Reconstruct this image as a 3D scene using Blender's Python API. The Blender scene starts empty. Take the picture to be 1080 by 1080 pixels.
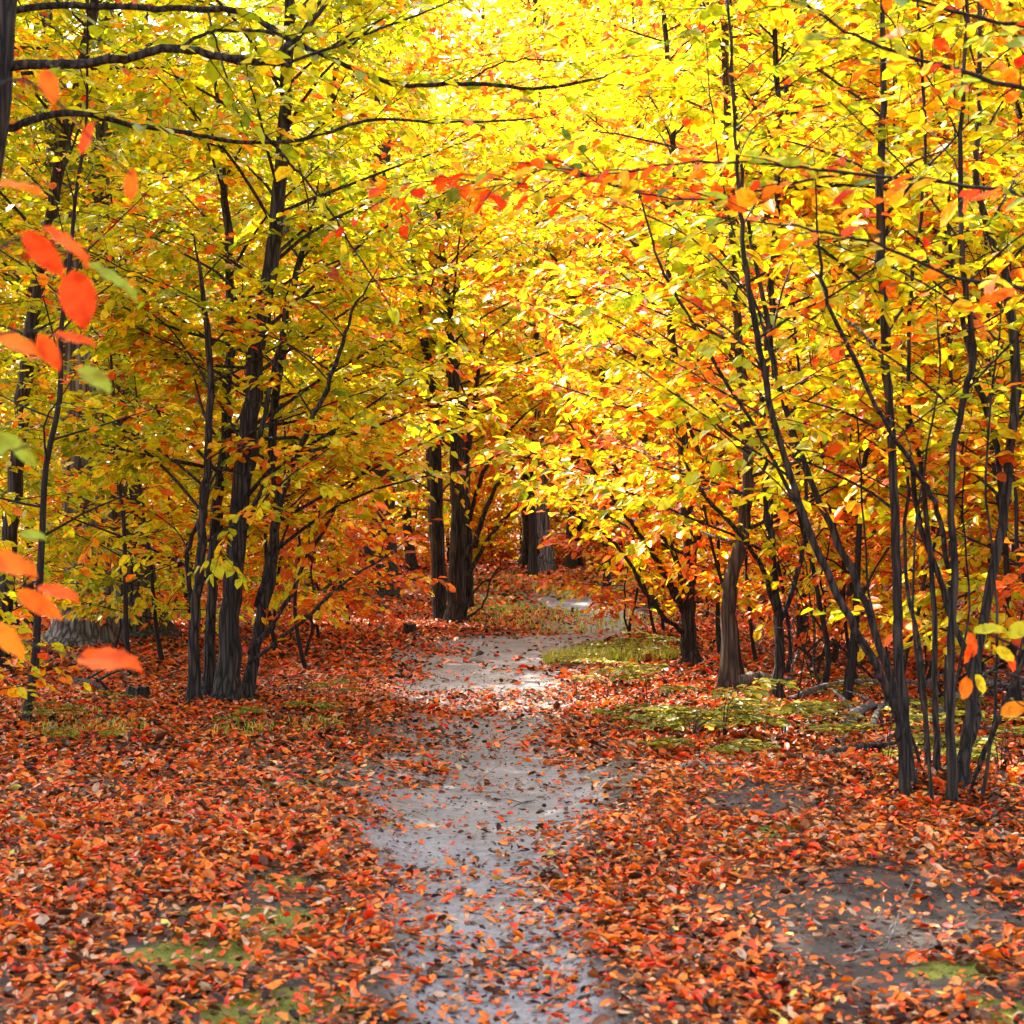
import bpy, math, random
import numpy as np

rng = np.random.default_rng(20)
random.seed(20)
PI = math.pi
scene = bpy.context.scene
C = scene.collection
F = 1662.0            # focal length in pixels of the 1080 px photograph
HOR = 565.0           # horizon row
EYE = 1.2

# ------------------------------------------------------------------ helpers
def hash2(ix, iy, seed):
    n = (ix.astype(np.int64) * 374761393 + iy.astype(np.int64) * 668265263 + seed * 1442695041) & 0xFFFFFFFF
    n = ((n ^ (n >> 13)) * 1274126177) & 0xFFFFFFFF
    return ((n ^ (n >> 16)) & 0xFFFF) / 65535.0

def vnoise(x, y, scale, seed=0):
    x = np.asarray(x, float) / scale; y = np.asarray(y, float) / scale
    ix = np.floor(x); iy = np.floor(y); fx = x - ix; fy = y - iy
    fx = fx * fx * (3 - 2 * fx); fy = fy * fy * (3 - 2 * fy)
    a = hash2(ix, iy, seed); b = hash2(ix + 1, iy, seed)
    c = hash2(ix, iy + 1, seed); d = hash2(ix + 1, iy + 1, seed)
    return (a * (1 - fx) + b * fx) * (1 - fy) + (c * (1 - fx) + d * fx) * fy

def fbm(x, y, scale, seed=0):
    return 0.5 * vnoise(x, y, scale, seed) + 0.3 * vnoise(x, y, scale / 2.1, seed + 1) + 0.2 * vnoise(x, y, scale / 4.3, seed + 2)

def smooth(a, b, t):
    t = np.clip((np.asarray(t, float) - a) / (b - a), 0, 1)
    return t * t * (3 - 2 * t)

def W(px, py, d):
    return np.array([(px - 540) / F * d, d, EYE - (py - HOR) / F * d])

def gpt(px, py):
    d = EYE * F / (py - HOR)
    return (px - 540) / F * d, d

# path: centre and half width, from the foot of the picture to the far bend
PATH_PX = [(540, 1400, 190), (540, 1150, 120), (532, 1060, 98), (510, 980, 88), (490, 905, 96), (505, 850, 108), (522, 800, 104),
           (526, 765, 92), (514, 735, 84), (502, 712, 92), (500, 697, 96), (512, 687, 92), (552, 677, 86), (600, 666, 66), (640, 655, 54),
           (640, 645, 44), (610, 638, 34), (604, 632, 32), (640, 626, 30), (668, 621, 24), (690, 617, 20)]
PP = np.array([[*gpt(a, b), h / F * EYE * F / (b - HOR)] for a, b, h in PATH_PX])
PP = np.vstack([[PP[0, 0], -8, PP[0, 2]], PP])
def catmull(P, n):
    P = np.asarray(P, float)
    Q = np.vstack([2 * P[0] - P[1], P, 2 * P[-1] - P[-2]])
    out = []
    for i in range(len(P) - 1):
        p0, p1, p2, p3 = Q[i:i + 4]
        for t in np.linspace(0, 1, n, endpoint=False):
            out.append(0.5 * (2 * p1 + (p2 - p0) * t + (2 * p0 - 5 * p1 + 4 * p2 - p3) * t * t + (3 * p1 - p0 - 3 * p2 + p3) * t ** 3))
    out.append(P[-1])
    return np.array(out)
PC = catmull(PP, 10)

def path_dist(x, y):
    """distance to the path's centre line divided by its half width there"""
    x = np.asarray(x, float).ravel(); y = np.asarray(y, float).ravel()
    best = np.full(x.shape, 99.0)
    for i in range(0, len(PC)):
        d = np.hypot(x - PC[i, 0], (y - PC[i, 1])) / PC[i, 2]
        # near rows are far apart, so use segments
        if i + 1 < len(PC):
            a = PC[i, :2]; b = PC[i + 1, :2]; ab = b - a; L2 = ab @ ab + 1e-9
            t = np.clip(((x - a[0]) * ab[0] + (y - a[1]) * ab[1]) / L2, 0, 1)
            h = PC[i, 2] + (PC[i + 1, 2] - PC[i, 2]) * t
            d = np.hypot(x - a[0] - ab[0] * t, y - a[1] - ab[1] * t) / h
        best = np.minimum(best, d)
    return best

def blob(x, y, px, py, rx, ry):
    cx, cy = gpt(px, py)
    return np.exp(-(((x - cx) / rx) ** 2 + ((y - cy) / ry) ** 2))

def ground_z(x, y, pd=None):
    x = np.asarray(x, float); y = np.asarray(y, float)
    z = 0.10 * (fbm(x, y, 3.1, 5) - 0.5) + 0.028 * (vnoise(x, y, 0.45, 9) - 0.5) + 0.012 * (vnoise(x, y, 0.16, 19) - 0.5)
    z = z + 0.17 * blob(x, y, 880, 850, 0.75, 0.8) + 0.10 * blob(x, y, 1000, 930, 0.6, 0.5) + 0.10 * blob(x, y, 230, 900, 1.2, 1.4)
    z = z + 0.012 * np.clip(y - 24, 0, 200)
    if pd is None: pd = path_dist(x, y).reshape(x.shape)
    return z - 0.07 * (1 - smooth(0.5, 1.5, pd))
def gz(x, y): return float(ground_z(np.array([x]), np.array([y]))[0])

SOIL = [(890, 955, .42, .28), (985, 990, .42, .30), (800, 868, .30, .22), (960, 1045, .34, .16), (880, 1010, .2, .15), (640, 820, .3, .6), (1060, 900, .2, .2)]
MOSS = [(255, 985, .30, .2), (310, 1065, .22, .12), (200, 1022, .2, .12), (255, 1078, .22, .1), (330, 838, .3, .3), (395, 812, .25, .5), (420, 770, .2, .4),
        (820, 890, .25, .15), (300, 950, .12, .1), (410, 850, .14, .12), (560, 640, 1.6, 4), (640, 690, 1.2, 1.4), (1000, 1035, .12, .1), (1060, 1075, .16, .1)]
def soil_mask(x, y): return np.clip(sum(blob(x, y, *s) for s in SOIL), 0, 1)
def moss_mask(x, y): return np.clip(sum(blob(x, y, *s) for s in MOSS), 0, 1)

class MB:
    """collects vertices and faces for ONE mesh"""
    def __init__(s): s.V = []; s.Fq = []; s.n = 0; s.T = []
    def add(s, V, faces, tint=None):
        V = np.asarray(V, float)
        for f in faces:                       # list of (m,k) index arrays
            f = np.asarray(f, np.int64)
            s.Fq.append(f + s.n)
            s.T.append(np.zeros(len(f)) if tint is None else np.asarray(tint[:len(f)]) if len(tint) == len(f) else np.resize(tint, len(f)))
        s.V.append(V); s.n += len(V)
    def mesh(s, name, mat, smooth_=True):
        me = bpy.data.meshes.new(name)
        if not s.V: return me
        V = np.vstack(s.V)
        tot = np.concatenate([np.full(len(f), f.shape[1], np.int64) for f in s.Fq])
        loops = np.concatenate([f.ravel() for f in s.Fq])
        starts = np.concatenate([[0], np.cumsum(tot)[:-1]])
        me.vertices.add(len(V)); me.vertices.foreach_set('co', V.astype(np.float32).ravel())
        me.loops.add(len(loops)); me.loops.foreach_set('vertex_index', loops.astype(np.int32))
        me.polygons.add(len(tot)); me.polygons.foreach_set('loop_start', starts.astype(np.int32))
        T = np.concatenate(s.T)
        if T.any():
            a = me.attributes.new('tint', 'FLOAT', 'FACE'); a.data.foreach_set('value', T.astype(np.float32))
        me.update(calc_edges=True)
        me.polygons.foreach_set('use_smooth', np.full(len(tot), smooth_, dtype=bool))
        me.materials.append(mat)
        return me
    def obj(s, name, mat, parent=None, smooth_=True, loc=None):
        """loc: world place of the object; vertices were given in world space"""
        if loc is not None and s.V: s.V = [v - np.asarray(loc, float) for v in s.V]
        o = bpy.data.objects.new(name, s.mesh(name, mat, smooth_)); C.objects.link(o)
        if parent is not None: o.parent = parent
        elif loc is not None: o.location = loc
        return o

def tag(o, label=None, cat=None, group=None, kind=None):
    if label: o['label'] = label
    if cat: o['category'] = cat
    if group: o['group'] = group
    if kind: o['kind'] = kind
    return o
def thing(name, loc, label, cat, group=None):
    o = bpy.data.objects.new(name, None); o.empty_display_size = .3; C.objects.link(o); o.location = loc
    return tag(o, label, cat, group)
def copy_tree(o, parent=None):
    c = o.copy(); C.objects.link(c); c.parent = parent
    for ch in o.children: copy_tree(ch, c)
    return c

def tube(mb, P, R, sides=6, cap=True, rough=0.0):
    P = np.asarray(P, float); R = np.asarray(R, float); n = len(P)
    T = np.gradient(P, axis=0); T /= np.linalg.norm(T, axis=1, keepdims=True) + 1e-9
    ref = np.array([0.0, 0, 1]) if abs(T[0, 2]) < 0.8 else np.array([0.0, 1, 0])
    u = np.cross(T, ref); u /= np.linalg.norm(u, axis=1, keepdims=True) + 1e-9
    v = np.cross(T, u)
    a = np.linspace(0, 2 * PI, sides, endpoint=False)
    rr = R[:, None] * np.ones(sides)
    if rough: rr = rr * (1 + rough * (np.sin(a * 3 + P[:, 2:3] * 1.1) * .5 + rng.normal(0, .35, (n, sides))))
    V = P[:, None, :] + rr[:, :, None] * (np.cos(a)[None, :, None] * u[:, None, :] + np.sin(a)[None, :, None] * v[:, None, :])
    i = np.arange(n - 1)[:, None] * sides; j = np.arange(sides)[None, :]; k = (j + 1) % sides
    q = np.stack([i + j, i + k, i + sides + k, i + sides + j], -1).reshape(-1, 4)
    fs = [q]
    if cap: fs += [np.arange((n - 1) * sides, n * sides)[None, :], np.arange(sides)[None, ::-1]]
    mb.add(V.reshape(-1, 3), fs)

# leaf templates: u along the midrib, v across, w along the normal
T_SIMPLE = (np.array([[0, 0, 0], [.28, .5, .10], [.68, .42, .07], [1, 0, -.05], [.68, -.42, .07], [.28, -.5, .10]]),
            [np.array([[0, 1, 2, 3], [0, 3, 4, 5]])])
T_CURL = (np.array([[0, 0, 0], [.32, 0, .03], [.68, 0, .02], [1, 0, .12], [.22, .42, .12], [.66, .44, .2], [.22, -.42, .14], [.66, -.44, .17]]),
          [np.array([[1, 4, 5, 2], [1, 2, 7, 6]]), np.array([[0, 4, 1], [0, 1, 6], [2, 5, 3], [2, 3, 7]])])
def fine_template(n=7, wave=.02):
    us = np.linspace(0, 1, n + 2)[1:-1]; V = [[0, 0, 0]]; q = []; t = []
    for i, u in enumerate(us):
        w = .52 * math.sin(PI * u ** .85) ** .75
        lo = (wave * (1 if i % 2 else -1))
        V += [[u, -w, .07 + lo - .05 * u], [u - .03, -w * .5, .03 - .06 * u * u], [u - .05, 0, -.08 * u * u], [u - .03, w * .5, .03 - .06 * u * u], [u, w, .07 - lo - .05 * u]]
    V.append([1.0, 0, -.13])
    for i in range(n - 1):
        a = 1 + 5 * i; b = a + 5
        q += [[a + k, b + k, b + k + 1, a + k + 1] for k in range(4)]
    t += [[0, 1 + k, 2 + k] for k in range(4)]
    a = 1 + 5 * (n - 1); e = len(V) - 1
    t += [[a + k, e, a + k + 1] for k in range(4)]
    return np.array(V), [np.array(q), np.array(t)]
T_FINE = fine_template()

class Leaves:
    def __init__(s): s.p = []; s.d = []; s.n = []; s.L = []; s.t = []
    def add(s, p, d, n, L, t):
        s.p.append(np.atleast_2d(p)); s.d.append(np.atleast_2d(d)); s.n.append(np.atleast_2d(n)); s.L.append(np.atleast_1d(L)); s.t.append(np.atleast_1d(t))
    def count(s): return sum(len(a) for a in s.L)
    def build(s, mb, tpl, aspect=.62, curl=None):
        if not s.p: return
        p = np.vstack(s.p); d = np.vstack(s.d); nn = np.vstack(s.n); L = np.concatenate(s.L); t = np.concatenate(s.t)
        d = d / (np.linalg.norm(d, axis=1, keepdims=True) + 1e-9)
        side = np.cross(nn, d); side /= np.linalg.norm(side, axis=1, keepdims=True) + 1e-9
        up = np.cross(d, side)
        Tv, Tf = tpl; m = len(Tv); k = len(p)
        asp = aspect * rng.uniform(.7, 1.2, k)
        cw = np.ones(k) if curl is None else rng.normal(curl[0], curl[1], k)
        V = (p[:, None, :] + (Tv[None, :, 0:1] * d[:, None, :] + Tv[None, :, 1:2] * asp[:, None, None] * side[:, None, :]
             + Tv[None, :, 2:3] * cw[:, None, None] * up[:, None, :]) * L[:, None, None]).reshape(-1, 3)
        off = (np.arange(k) * m)[:, None, None]
        base = mb.n; mb.V.append(V); mb.n += len(V)
        for f in Tf:
            mb.Fq.append((f[None] + off).reshape(-1, f.shape[1]) + base)
            mb.T.append(np.repeat(np.clip(t, .001, 1), len(f)))

def rot_az(d, ang):
    c, s = np.cos(ang), np.sin(ang)
    return np.stack([d[..., 0] * c - d[..., 1] * s, d[..., 0] * s + d[..., 1] * c, d[..., 2]], -1)

def twig_leaves(lv, P, leaf, sp, tint, spread=.16, droop=.45, nrnd=.55):
    """leaves set alternately along a twig, lying in its layer and drooping a little"""
    seg = np.linalg.norm(np.diff(P, axis=0), axis=1); L = seg.sum(); cs = np.concatenate([[0], np.cumsum(seg)])
    s = np.arange(sp * .6, L + sp * .5, sp); s = np.clip(s + rng.normal(0, sp * .2, len(s)), 0, L)
    if len(s) == 0: return
    p = np.stack([np.interp(s, cs, P[:, i]) for i in range(3)], -1)
    dr = P[-1] - P[0]; dr = dr / (np.linalg.norm(dr) + 1e-9)
    k = len(s)
    ang = np.where(np.arange(k) % 2 == 0, 1, -1) * rng.uniform(.5, 1.15, k); ang[-1] *= .15
    d = rot_az(np.tile(dr, (k, 1)), ang); d[:, 2] += -droop * rng.uniform(0, 1.3, k) + rng.normal(0, .12, k)
    n = np.stack([rng.normal(0, nrnd, k), rng.normal(0, nrnd, k), np.ones(k)], -1)
    lv.add(p, d, n, leaf * rng.uniform(.6, 1.2, k), tint + rng.normal(0, spread, k) + np.where(rng.uniform(0, 1, k) < .19, rng.uniform(.14, .36, k), 0))

def limb(wood, lv, p0, az, el, L, r0, q):
    """one side limb with its twigs and leaf sprays; q holds the habit of the tree"""
    n = 6; st = L / n; P = [np.array(p0, float)]; e = el; a = az
    for i in range(n):
        e = e + (q['flat'] - e) * .22 + random.gauss(0, .06); a += random.gauss(0, .10)
        P.append(P[-1] + st * np.array([math.cos(a) * math.cos(e), math.sin(a) * math.cos(e), math.sin(e)]))
    P = np.array(P)
    R = np.linspace(r0, max(r0 * .18, .0025), n + 1)
    tube(wood, P, R, q.get('sides', 5), False)
    cs = np.linspace(0, L, n + 1); s = L * q.get('bare', .22) * random.uniform(.7, 1.3); side = random.choice((-1, 1))
    ltint = q['tint'](P[n // 2][2]) + random.gauss(0, q.get('ltint', .10))
    while s < L:
        p = np.array([np.interp(s, cs, P[:, i]) for i in range(3)])
        j = min(int(s / st), n - 1); dr = P[j + 1] - P[j]; dr = dr / np.linalg.norm(dr)
        tl = q['tw'] * (1.05 - .55 * s / L) * random.uniform(.6, 1.3)
        ang = side * random.uniform(.55, 1.1); side = -side
        d = rot_az(dr[None], ang)[0]; d[2] = d[2] * .4 + random.gauss(0, .26); d /= np.linalg.norm(d)
        Q = np.array([p, p + d * tl * .5 + [0, 0, random.gauss(.01, .03)], p + d * tl + [0, 0, -.08 * tl - abs(random.gauss(0, .12)) * tl]])
        tube(wood, Q, [max(r0 * .2, .0024), .0022, .0014], 3, False)
        tt = ltint + random.gauss(0, .06)
        twig_leaves(lv, Q, q['leaf'], q['lsp'], tt, q.get('spread', .14))
        if tl > q.get('sub', .42):
            for sg in (-1, 1):
                f = random.uniform(.3, .65); b = Q[0] + (Q[2] - Q[0]) * f
                d2 = rot_az(d[None], sg * random.uniform(.5, 1.0))[0]; d2[2] += random.gauss(-.03, .12)
                S = np.array([b, b + d2 * tl * .25, b + d2 * tl * .5 - [0, 0, .03]])
                tube(wood, S, [.0028, .002, .0015], 3, False)
                twig_leaves(lv, S, q['leaf'], q['lsp'], tt, q.get('spread', .14))
        s += q['tsp'] * random.uniform(.7, 1.35)
    twig_leaves(lv, P[-3:], q['leaf'], q['lsp'], ltint)

def limbs_along(wood, lv, P, R, q, n, z0, z1, azr=None, ln=None):
    """n limbs spaced up a stem between heights z0 and z1"""
    P = np.asarray(P); seg = np.concatenate([[0], np.cumsum(np.linalg.norm(np.diff(P, axis=0), axis=1))])
    Z = P[:, 2]; az = random.uniform(0, 2 * PI)
    for i in range(n):
        z = z0 + (z1 - z0) * (i + random.uniform(0, 1)) / n
        k = int(np.argmin(abs(Z - z))); k = min(k, len(P) - 1)
        s = np.interp(z, np.maximum.accumulate(Z), seg)
        p = np.array([np.interp(s, seg, P[:, j]) for j in range(3)]); r = np.interp(s, seg, R)
        az += 2.4 + random.gauss(0, .35)
        a = az if azr is None or z > 3.2 else azr[0] + random.uniform(-1, 1) * azr[1]
        t = (z - z0) / max(z1 - z0, .01)
        L = (ln or q['len']) * q['prof'](t) * random.uniform(.7, 1.2)
        limb(wood, lv, p, a, q['el'](t) + random.gauss(0, .26), L, min(r * .42, .005 + .0055 * L), q)

# ------------------------------------------------------------------ materials
def new_mat(name):
    m = bpy.data.materials.new(name); m.use_nodes = True; nt = m.node_tree; nt.nodes.clear()
    out = nt.nodes.new('ShaderNodeOutputMaterial')
    return m, nt, out
def nd(nt, t, **kw):
    n = nt.nodes.new('ShaderNode' + t)
    for k, v in kw.items():
        if k in n.inputs: n.inputs[k].default_value = v
        else: setattr(n, k, v)
    return n
def ramp(nt, stops, interp='LINEAR'):
    r = nt.nodes.new('ShaderNodeValToRGB'); r.color_ramp.interpolation = interp; e = r.color_ramp.elements
    while len(e) < len(stops): e.new(.5)
    for x, (p, c) in zip(e, stops): x.position = p; x.color = (*c, 1)
    return r
def mixrgb(nt, fac, a, b):
    m = nt.nodes.new('ShaderNodeMix'); m.data_type = 'RGBA'
    L = nt.links
    for s, v in ((0, fac), (6, a), (7, b)):
        if isinstance(v, (int, float)): m.inputs[s].default_value = v
        elif isinstance(v, tuple): m.inputs[s].default_value = (*v, 1)
        else: L.new(v, m.inputs[s])
    return m.outputs[2]
def math_(nt, op, a, b=0.0):
    m = nt.nodes.new('ShaderNodeMath'); m.operation = op
    for i, v in enumerate((a, b)):
        if isinstance(v, (int, float)): m.inputs[i].default_value = v
        else: nt.links.new(v, m.inputs[i])
    return m.outputs[0]

def nd_sep(nt, sock):
    n = nt.nodes.new('ShaderNodeSeparateColor'); nt.links.new(sock, n.inputs[0]); return n.outputs[0]
def leaf_mat(name, stops, trans=.5, rough=.42, spots=True, vein=True, gain=1.0, spec=.28):
    m, nt, out = new_mat(name); L = nt.links
    at = nd(nt, 'Attribute', attribute_name='tint')
    oi = nd(nt, 'ObjectInfo')
    t = math_(nt, 'ADD', at.outputs['Fac'], math_(nt, 'MULTIPLY', math_(nt, 'SUBTRACT', oi.outputs['Random'], .5), 0.08))
    t = math_(nt, 'ADD', t, math_(nt, 'SUBTRACT', nd_sep(nt, oi.outputs['Color']), 1.0))
    r = ramp(nt, stops); L.new(t, r.inputs[0]); col = r.outputs[0]
    if spots:
        tc = nd(nt, 'TexCoord'); no = nd(nt, 'TexNoise', Scale=38.0, Detail=2.0); L.new(tc.outputs['Object'], no.inputs['Vector'])
        rr = ramp(nt, [(.36, (.62, .42, .3)), (.52, (1, 1, 1)), (.8, (1.0, 1.06, .9))]); L.new(no.outputs[0], rr.inputs[0])
        mm = nt.nodes.new('ShaderNodeMix'); mm.data_type = 'RGBA'; mm.blend_type = 'MULTIPLY'; mm.inputs[0].default_value = .8
        L.new(col, mm.inputs[6]); L.new(rr.outputs[0], mm.inputs[7]); col = mm.outputs[2]
    p = nd(nt, 'BsdfPrincipled', Roughness=rough); L.new(col, p.inputs['Base Color']); p.inputs['Specular IOR Level'].default_value = spec
    tr = nd(nt, 'BsdfTranslucent'); L.new(col, tr.inputs['Color'])
    mx = nd(nt, 'MixShader'); mx.inputs[0].default_value = trans
    L.new(p.outputs[0], mx.inputs[1]); L.new(tr.outputs[0], mx.inputs[2]); L.new(mx.outputs[0], out.inputs[0])
    return m
GREEN, YG, YEL, ORA, RED, BRN = (.17, .25, .010), (.58, .60, .010), (.94, .72, .012), (.95, .30, .012), (.80, .085, .012), (.30, .10, .03)
M_LEAF = leaf_mat('beech_leaf', [(0, GREEN), (.22, (.36, .43, .010)), (.42, YG), (.62, YEL), (.75, ORA), (.92, RED), (1, (.5, .10, .02))])
M_NEAR = leaf_mat('near_leaf', [(0, (.10, .17, .02)), (.3, (.33, .40, .03)), (.48, YEL), (.6, (.92, .24, .012)), (.76, (.85, .10, .01)), (1, (.7, .04, .01))], trans=.45, rough=.6, spec=.12)
M_LIT = leaf_mat('fallen_leaf', [(0, (.025, .010, .006)), (.20, (.10, .032, .012)), (.32, (.40, .10, .016)), (.44, (.84, .20, .008)), (.58, (.84, .09, .006)), (.70, (.68, .022, .005)), (.77, (.88, .25, .012)),
                                 (.86, (.56, .24, .08)), (.93, (.50, .34, .23)), (1, (.60, .50, .06))], trans=.15, rough=.5, spec=.28)  # palest stop is leaf undersides, with some sheen put into the colour
M_SEED = leaf_mat('seedling_leaf', [(0, (.10, .13, .014)), (.5, (.22, .235, .02)), (.8, (.50, .40, .025)), (1, (.8, .3, .02))], trans=.4)
M_GRASS = leaf_mat('grass_blade', [(0, (.14, .20, .015)), (.6, (.40, .42, .03)), (1, (.55, .42, .10))], trans=.35, spots=False)

def bark_mat(name, dark, light, ridge=9.0, zs=.07, bump=.8, moss=0.0, bias=.5):
    m, nt, out = new_mat(name); L = nt.links
    tc = nd(nt, 'TexCoord'); mp = nd(nt, 'Mapping'); mp.inputs['Scale'].default_value = (1, 1, zs)
    L.new(tc.outputs['Object'], mp.inputs['Vector'])
    n1 = nd(nt, 'TexNoise', Scale=ridge * 3, Detail=5.0, Roughness=.65); L.new(mp.outputs[0], n1.inputs['Vector'])
    v = nd(nt, 'TexVoronoi', Scale=ridge * 2.2, feature='DISTANCE_TO_EDGE'); L.new(mp.outputs[0], v.inputs['Vector'])
    n2 = nd(nt, 'TexNoise', Scale=1.3, Detail=3.0); L.new(tc.outputs['Object'], n2.inputs['Vector'])
    h = math_(nt, 'ADD', math_(nt, 'MULTIPLY', n1.outputs[0], .7), math_(nt, 'MULTIPLY', math_(nt, 'MINIMUM', v.outputs['Distance'], .25), 1.6))
    r = ramp(nt, [(.30, dark), (bias + .12, tuple((a + b) / 2 for a, b in zip(dark, light))), (.88, light)]); L.new(h, r.inputs[0])
    col = r.outputs[0]
    rm = ramp(nt, [(.52, (0, 0, 0)), (.72, (1, 1, 1))]); L.new(n2.outputs[0], rm.inputs[0])
    col = mixrgb(nt, math_(nt, 'MULTIPLY', rm.outputs[0], moss), col, (.07, .085, .02))
    p = nd(nt, 'BsdfPrincipled', Roughness=.85); L.new(col, p.inputs['Base Color']); p.inputs['Specular IOR Level'].default_value = .25
    b = nd(nt, 'Bump', Strength=bump, Distance=.05); L.new(h, b.inputs['Height']); L.new(b.outputs[0], p.inputs['Normal'])
    L.new(p.outputs[0], out.inputs[0])
    return m
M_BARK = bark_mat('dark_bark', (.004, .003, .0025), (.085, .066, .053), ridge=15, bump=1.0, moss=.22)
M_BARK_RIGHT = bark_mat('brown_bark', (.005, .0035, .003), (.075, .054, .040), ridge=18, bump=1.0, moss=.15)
M_BARK_LIT = bark_mat('lit_brown_bark', (.028, .019, .014), (.14, .10, .072), ridge=10)  # brown bark, the sun on this trunk put into its lighter colour
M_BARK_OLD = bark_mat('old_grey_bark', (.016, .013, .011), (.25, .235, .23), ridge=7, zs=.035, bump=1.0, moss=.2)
M_TWIG = bark_mat('twig_bark', (.009, .007, .006), (.032, .024, .020), ridge=20, bump=.2)
M_DEAD = bark_mat('dead_wood', (.05, .042, .037), (.28, .255, .235), ridge=14, bump=.5)

def ground_mat(path=False):
    m, nt, out = new_mat('path_soil' if path else 'forest_floor'); L = nt.links
    tc = nd(nt, 'TexCoord'); ob = tc.outputs['Object']
    nA = nd(nt, 'TexNoise', Scale=2.2, Detail=6.0, Roughness=.62); L.new(ob, nA.inputs['Vector'])
    nB = nd(nt, 'TexNoise', Scale=26.0, Detail=6.0, Roughness=.7); L.new(ob, nB.inputs['Vector'])
    nC = nd(nt, 'TexNoise', Scale=110.0, Detail=3.0, Roughness=.7); L.new(ob, nC.inputs['Vector'])
    soil = ramp(nt, [(.25, (.016, .011, .008)), (.5, (.048, .036, .029)), (.75, (.10, .080, .068))]); L.new(math_(nt, 'ADD', math_(nt, 'MULTIPLY', nB.outputs[0], .6), math_(nt, 'MULTIPLY', nA.outputs[0], .4)), soil.inputs[0])
    col = soil.outputs[0]
    if path:
        pc = ramp(nt, [(.30, (.05, .046, .047)), (.44, (.150, .149, .156)), (.66, (.28, .278, .295))])
        L.new(math_(nt, 'ADD', math_(nt, 'MULTIPLY', nB.outputs[0], .55), math_(nt, 'MULTIPLY', nA.outputs[0], .45)), pc.inputs[0])
        at = nd(nt, 'Attribute', attribute_name='centre')
        f = math_(nt, 'ADD', at.outputs['Fac'], math_(nt, 'MULTIPLY', math_(nt, 'SUBTRACT', nA.outputs[0], .5), 1.3))
        rr = ramp(nt, [(.22, (0, 0, 0)), (.62, (1, 1, 1))]); L.new(f, rr.inputs[0])
        col = mixrgb(nt, rr.outputs[0], col, pc.outputs[0])
        sp = ramp(nt, [(.34, (0.25, .22, .2)), (.46, (1, 1, 1))]); L.new(nC.outputs[0], sp.inputs[0])
        mm = nt.nodes.new('ShaderNodeMix'); mm.data_type = 'RGBA'; mm.blend_type = 'MULTIPLY'; mm.inputs[0].default_value = .75
        L.new(col, mm.inputs[6]); L.new(sp.outputs[0], mm.inputs[7]); col = mm.outputs[2]
    else:
        # rotted litter: small angular flakes of many browns
        vo = nd(nt, 'TexVoronoi', Scale=24.0); vo.inputs['Randomness'].default_value = 1
        wp = nd(nt, 'TexNoise', Scale=30.0, Detail=2.0); L.new(ob, wp.inputs['Vector'])
        ad = nd(nt, 'VectorMath', operation='MULTIPLY_ADD'); L.new(wp.outputs['Color'], ad.inputs[0]); ad.inputs[1].default_value = (.05, .05, .05); L.new(ob, ad.inputs[2])
        L.new(ad.outputs[0], vo.inputs['Vector'])
        sx = nd(nt, 'SeparateColor'); L.new(vo.outputs['Color'], sx.inputs[0])
        lr = ramp(nt, [(0, (.030, .016, .011)), (.35, (.09, .036, .018)), (.62, (.22, .065, .018)), (.8, (.34, .06, .014)), (.92, (.42, .14, .03)), (1, (.18, .12, .09))])
        L.new(sx.outputs[0], lr.inputs[0])
        al = nd(nt, 'Attribute', attribute_name='litter')
        f = math_(nt, 'ADD', al.outputs['Fac'], math_(nt, 'MULTIPLY', math_(nt, 'SUBTRACT', sx.outputs[1], .5), .9))
        rr = ramp(nt, [(.42, (0, 0, 0)), (.5, (1, 1, 1))]); L.new(f, rr.inputs[0])
        col = mixrgb(nt, math_(nt, 'MULTIPLY', rr.outputs[0], .9), col, lr.outputs[0])
        am = nd(nt, 'Attribute', attribute_name='moss')
        f = math_(nt, 'ADD', am.outputs['Fac'], math_(nt, 'ADD', math_(nt, 'MULTIPLY', math_(nt, 'SUBTRACT', nA.outputs[0], .5), 1.2), math_(nt, 'MULTIPLY', math_(nt, 'SUBTRACT', nB.outputs[0], .5), .8)))
        rm = ramp(nt, [(.32, (0, 0, 0)), (.58, (1, 1, 1))]); L.new(f, rm.inputs[0])
        mc = ramp(nt, [(.3, (.05, .06, .007)), (.7, (.19, .20, .015))]); L.new(nB.outputs[0], mc.inputs[0])
        col = mixrgb(nt, rm.outputs[0], col, mc.outputs[0])
    p = nd(nt, 'BsdfPrincipled', Roughness=.62 if path else .8); L.new(col, p.inputs['Base Color']); p.inputs['Specular IOR Level'].default_value = .45 if path else .3
    h = math_(nt, 'ADD', nB.outputs[0], math_(nt, 'MULTIPLY', nC.outputs[0], .5))
    b = nd(nt, 'Bump', Strength=.7, Distance=.02); L.new(h, b.inputs['Height']); L.new(b.outputs[0], p.inputs['Normal'])
    L.new(p.outputs[0], out.inputs[0])
    return m
M_GROUND = ground_mat(False); M_PATH = ground_mat(True)
def plain(name, c, rough=.8):
    m, nt, out = new_mat(name); tc = nd(nt, 'TexCoord'); n = nd(nt, 'TexNoise', Scale=25.0, Detail=5.0); nt.links.new(tc.outputs['Object'], n.inputs['Vector'])
    r = ramp(nt, [(.3, tuple(x * .5 for x in c)), (.7, tuple(min(1, x * 1.4) for x in c))]); nt.links.new(n.outputs[0], r.inputs[0])
    p = nd(nt, 'BsdfPrincipled', Roughness=rough); nt.links.new(r.outputs[0], p.inputs['Base Color'])
    b = nd(nt, 'Bump', Strength=.6, Distance=.02); nt.links.new(n.outputs[0], b.inputs['Height']); nt.links.new(b.outputs[0], p.inputs['Normal'])
    nt.links.new(p.outputs[0], out.inputs[0]); return m
M_STONE = plain('grey_stone', (.16, .15, .15)); M_CUT = plain('weathered_cut_wood', (.07, .05, .04))

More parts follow.
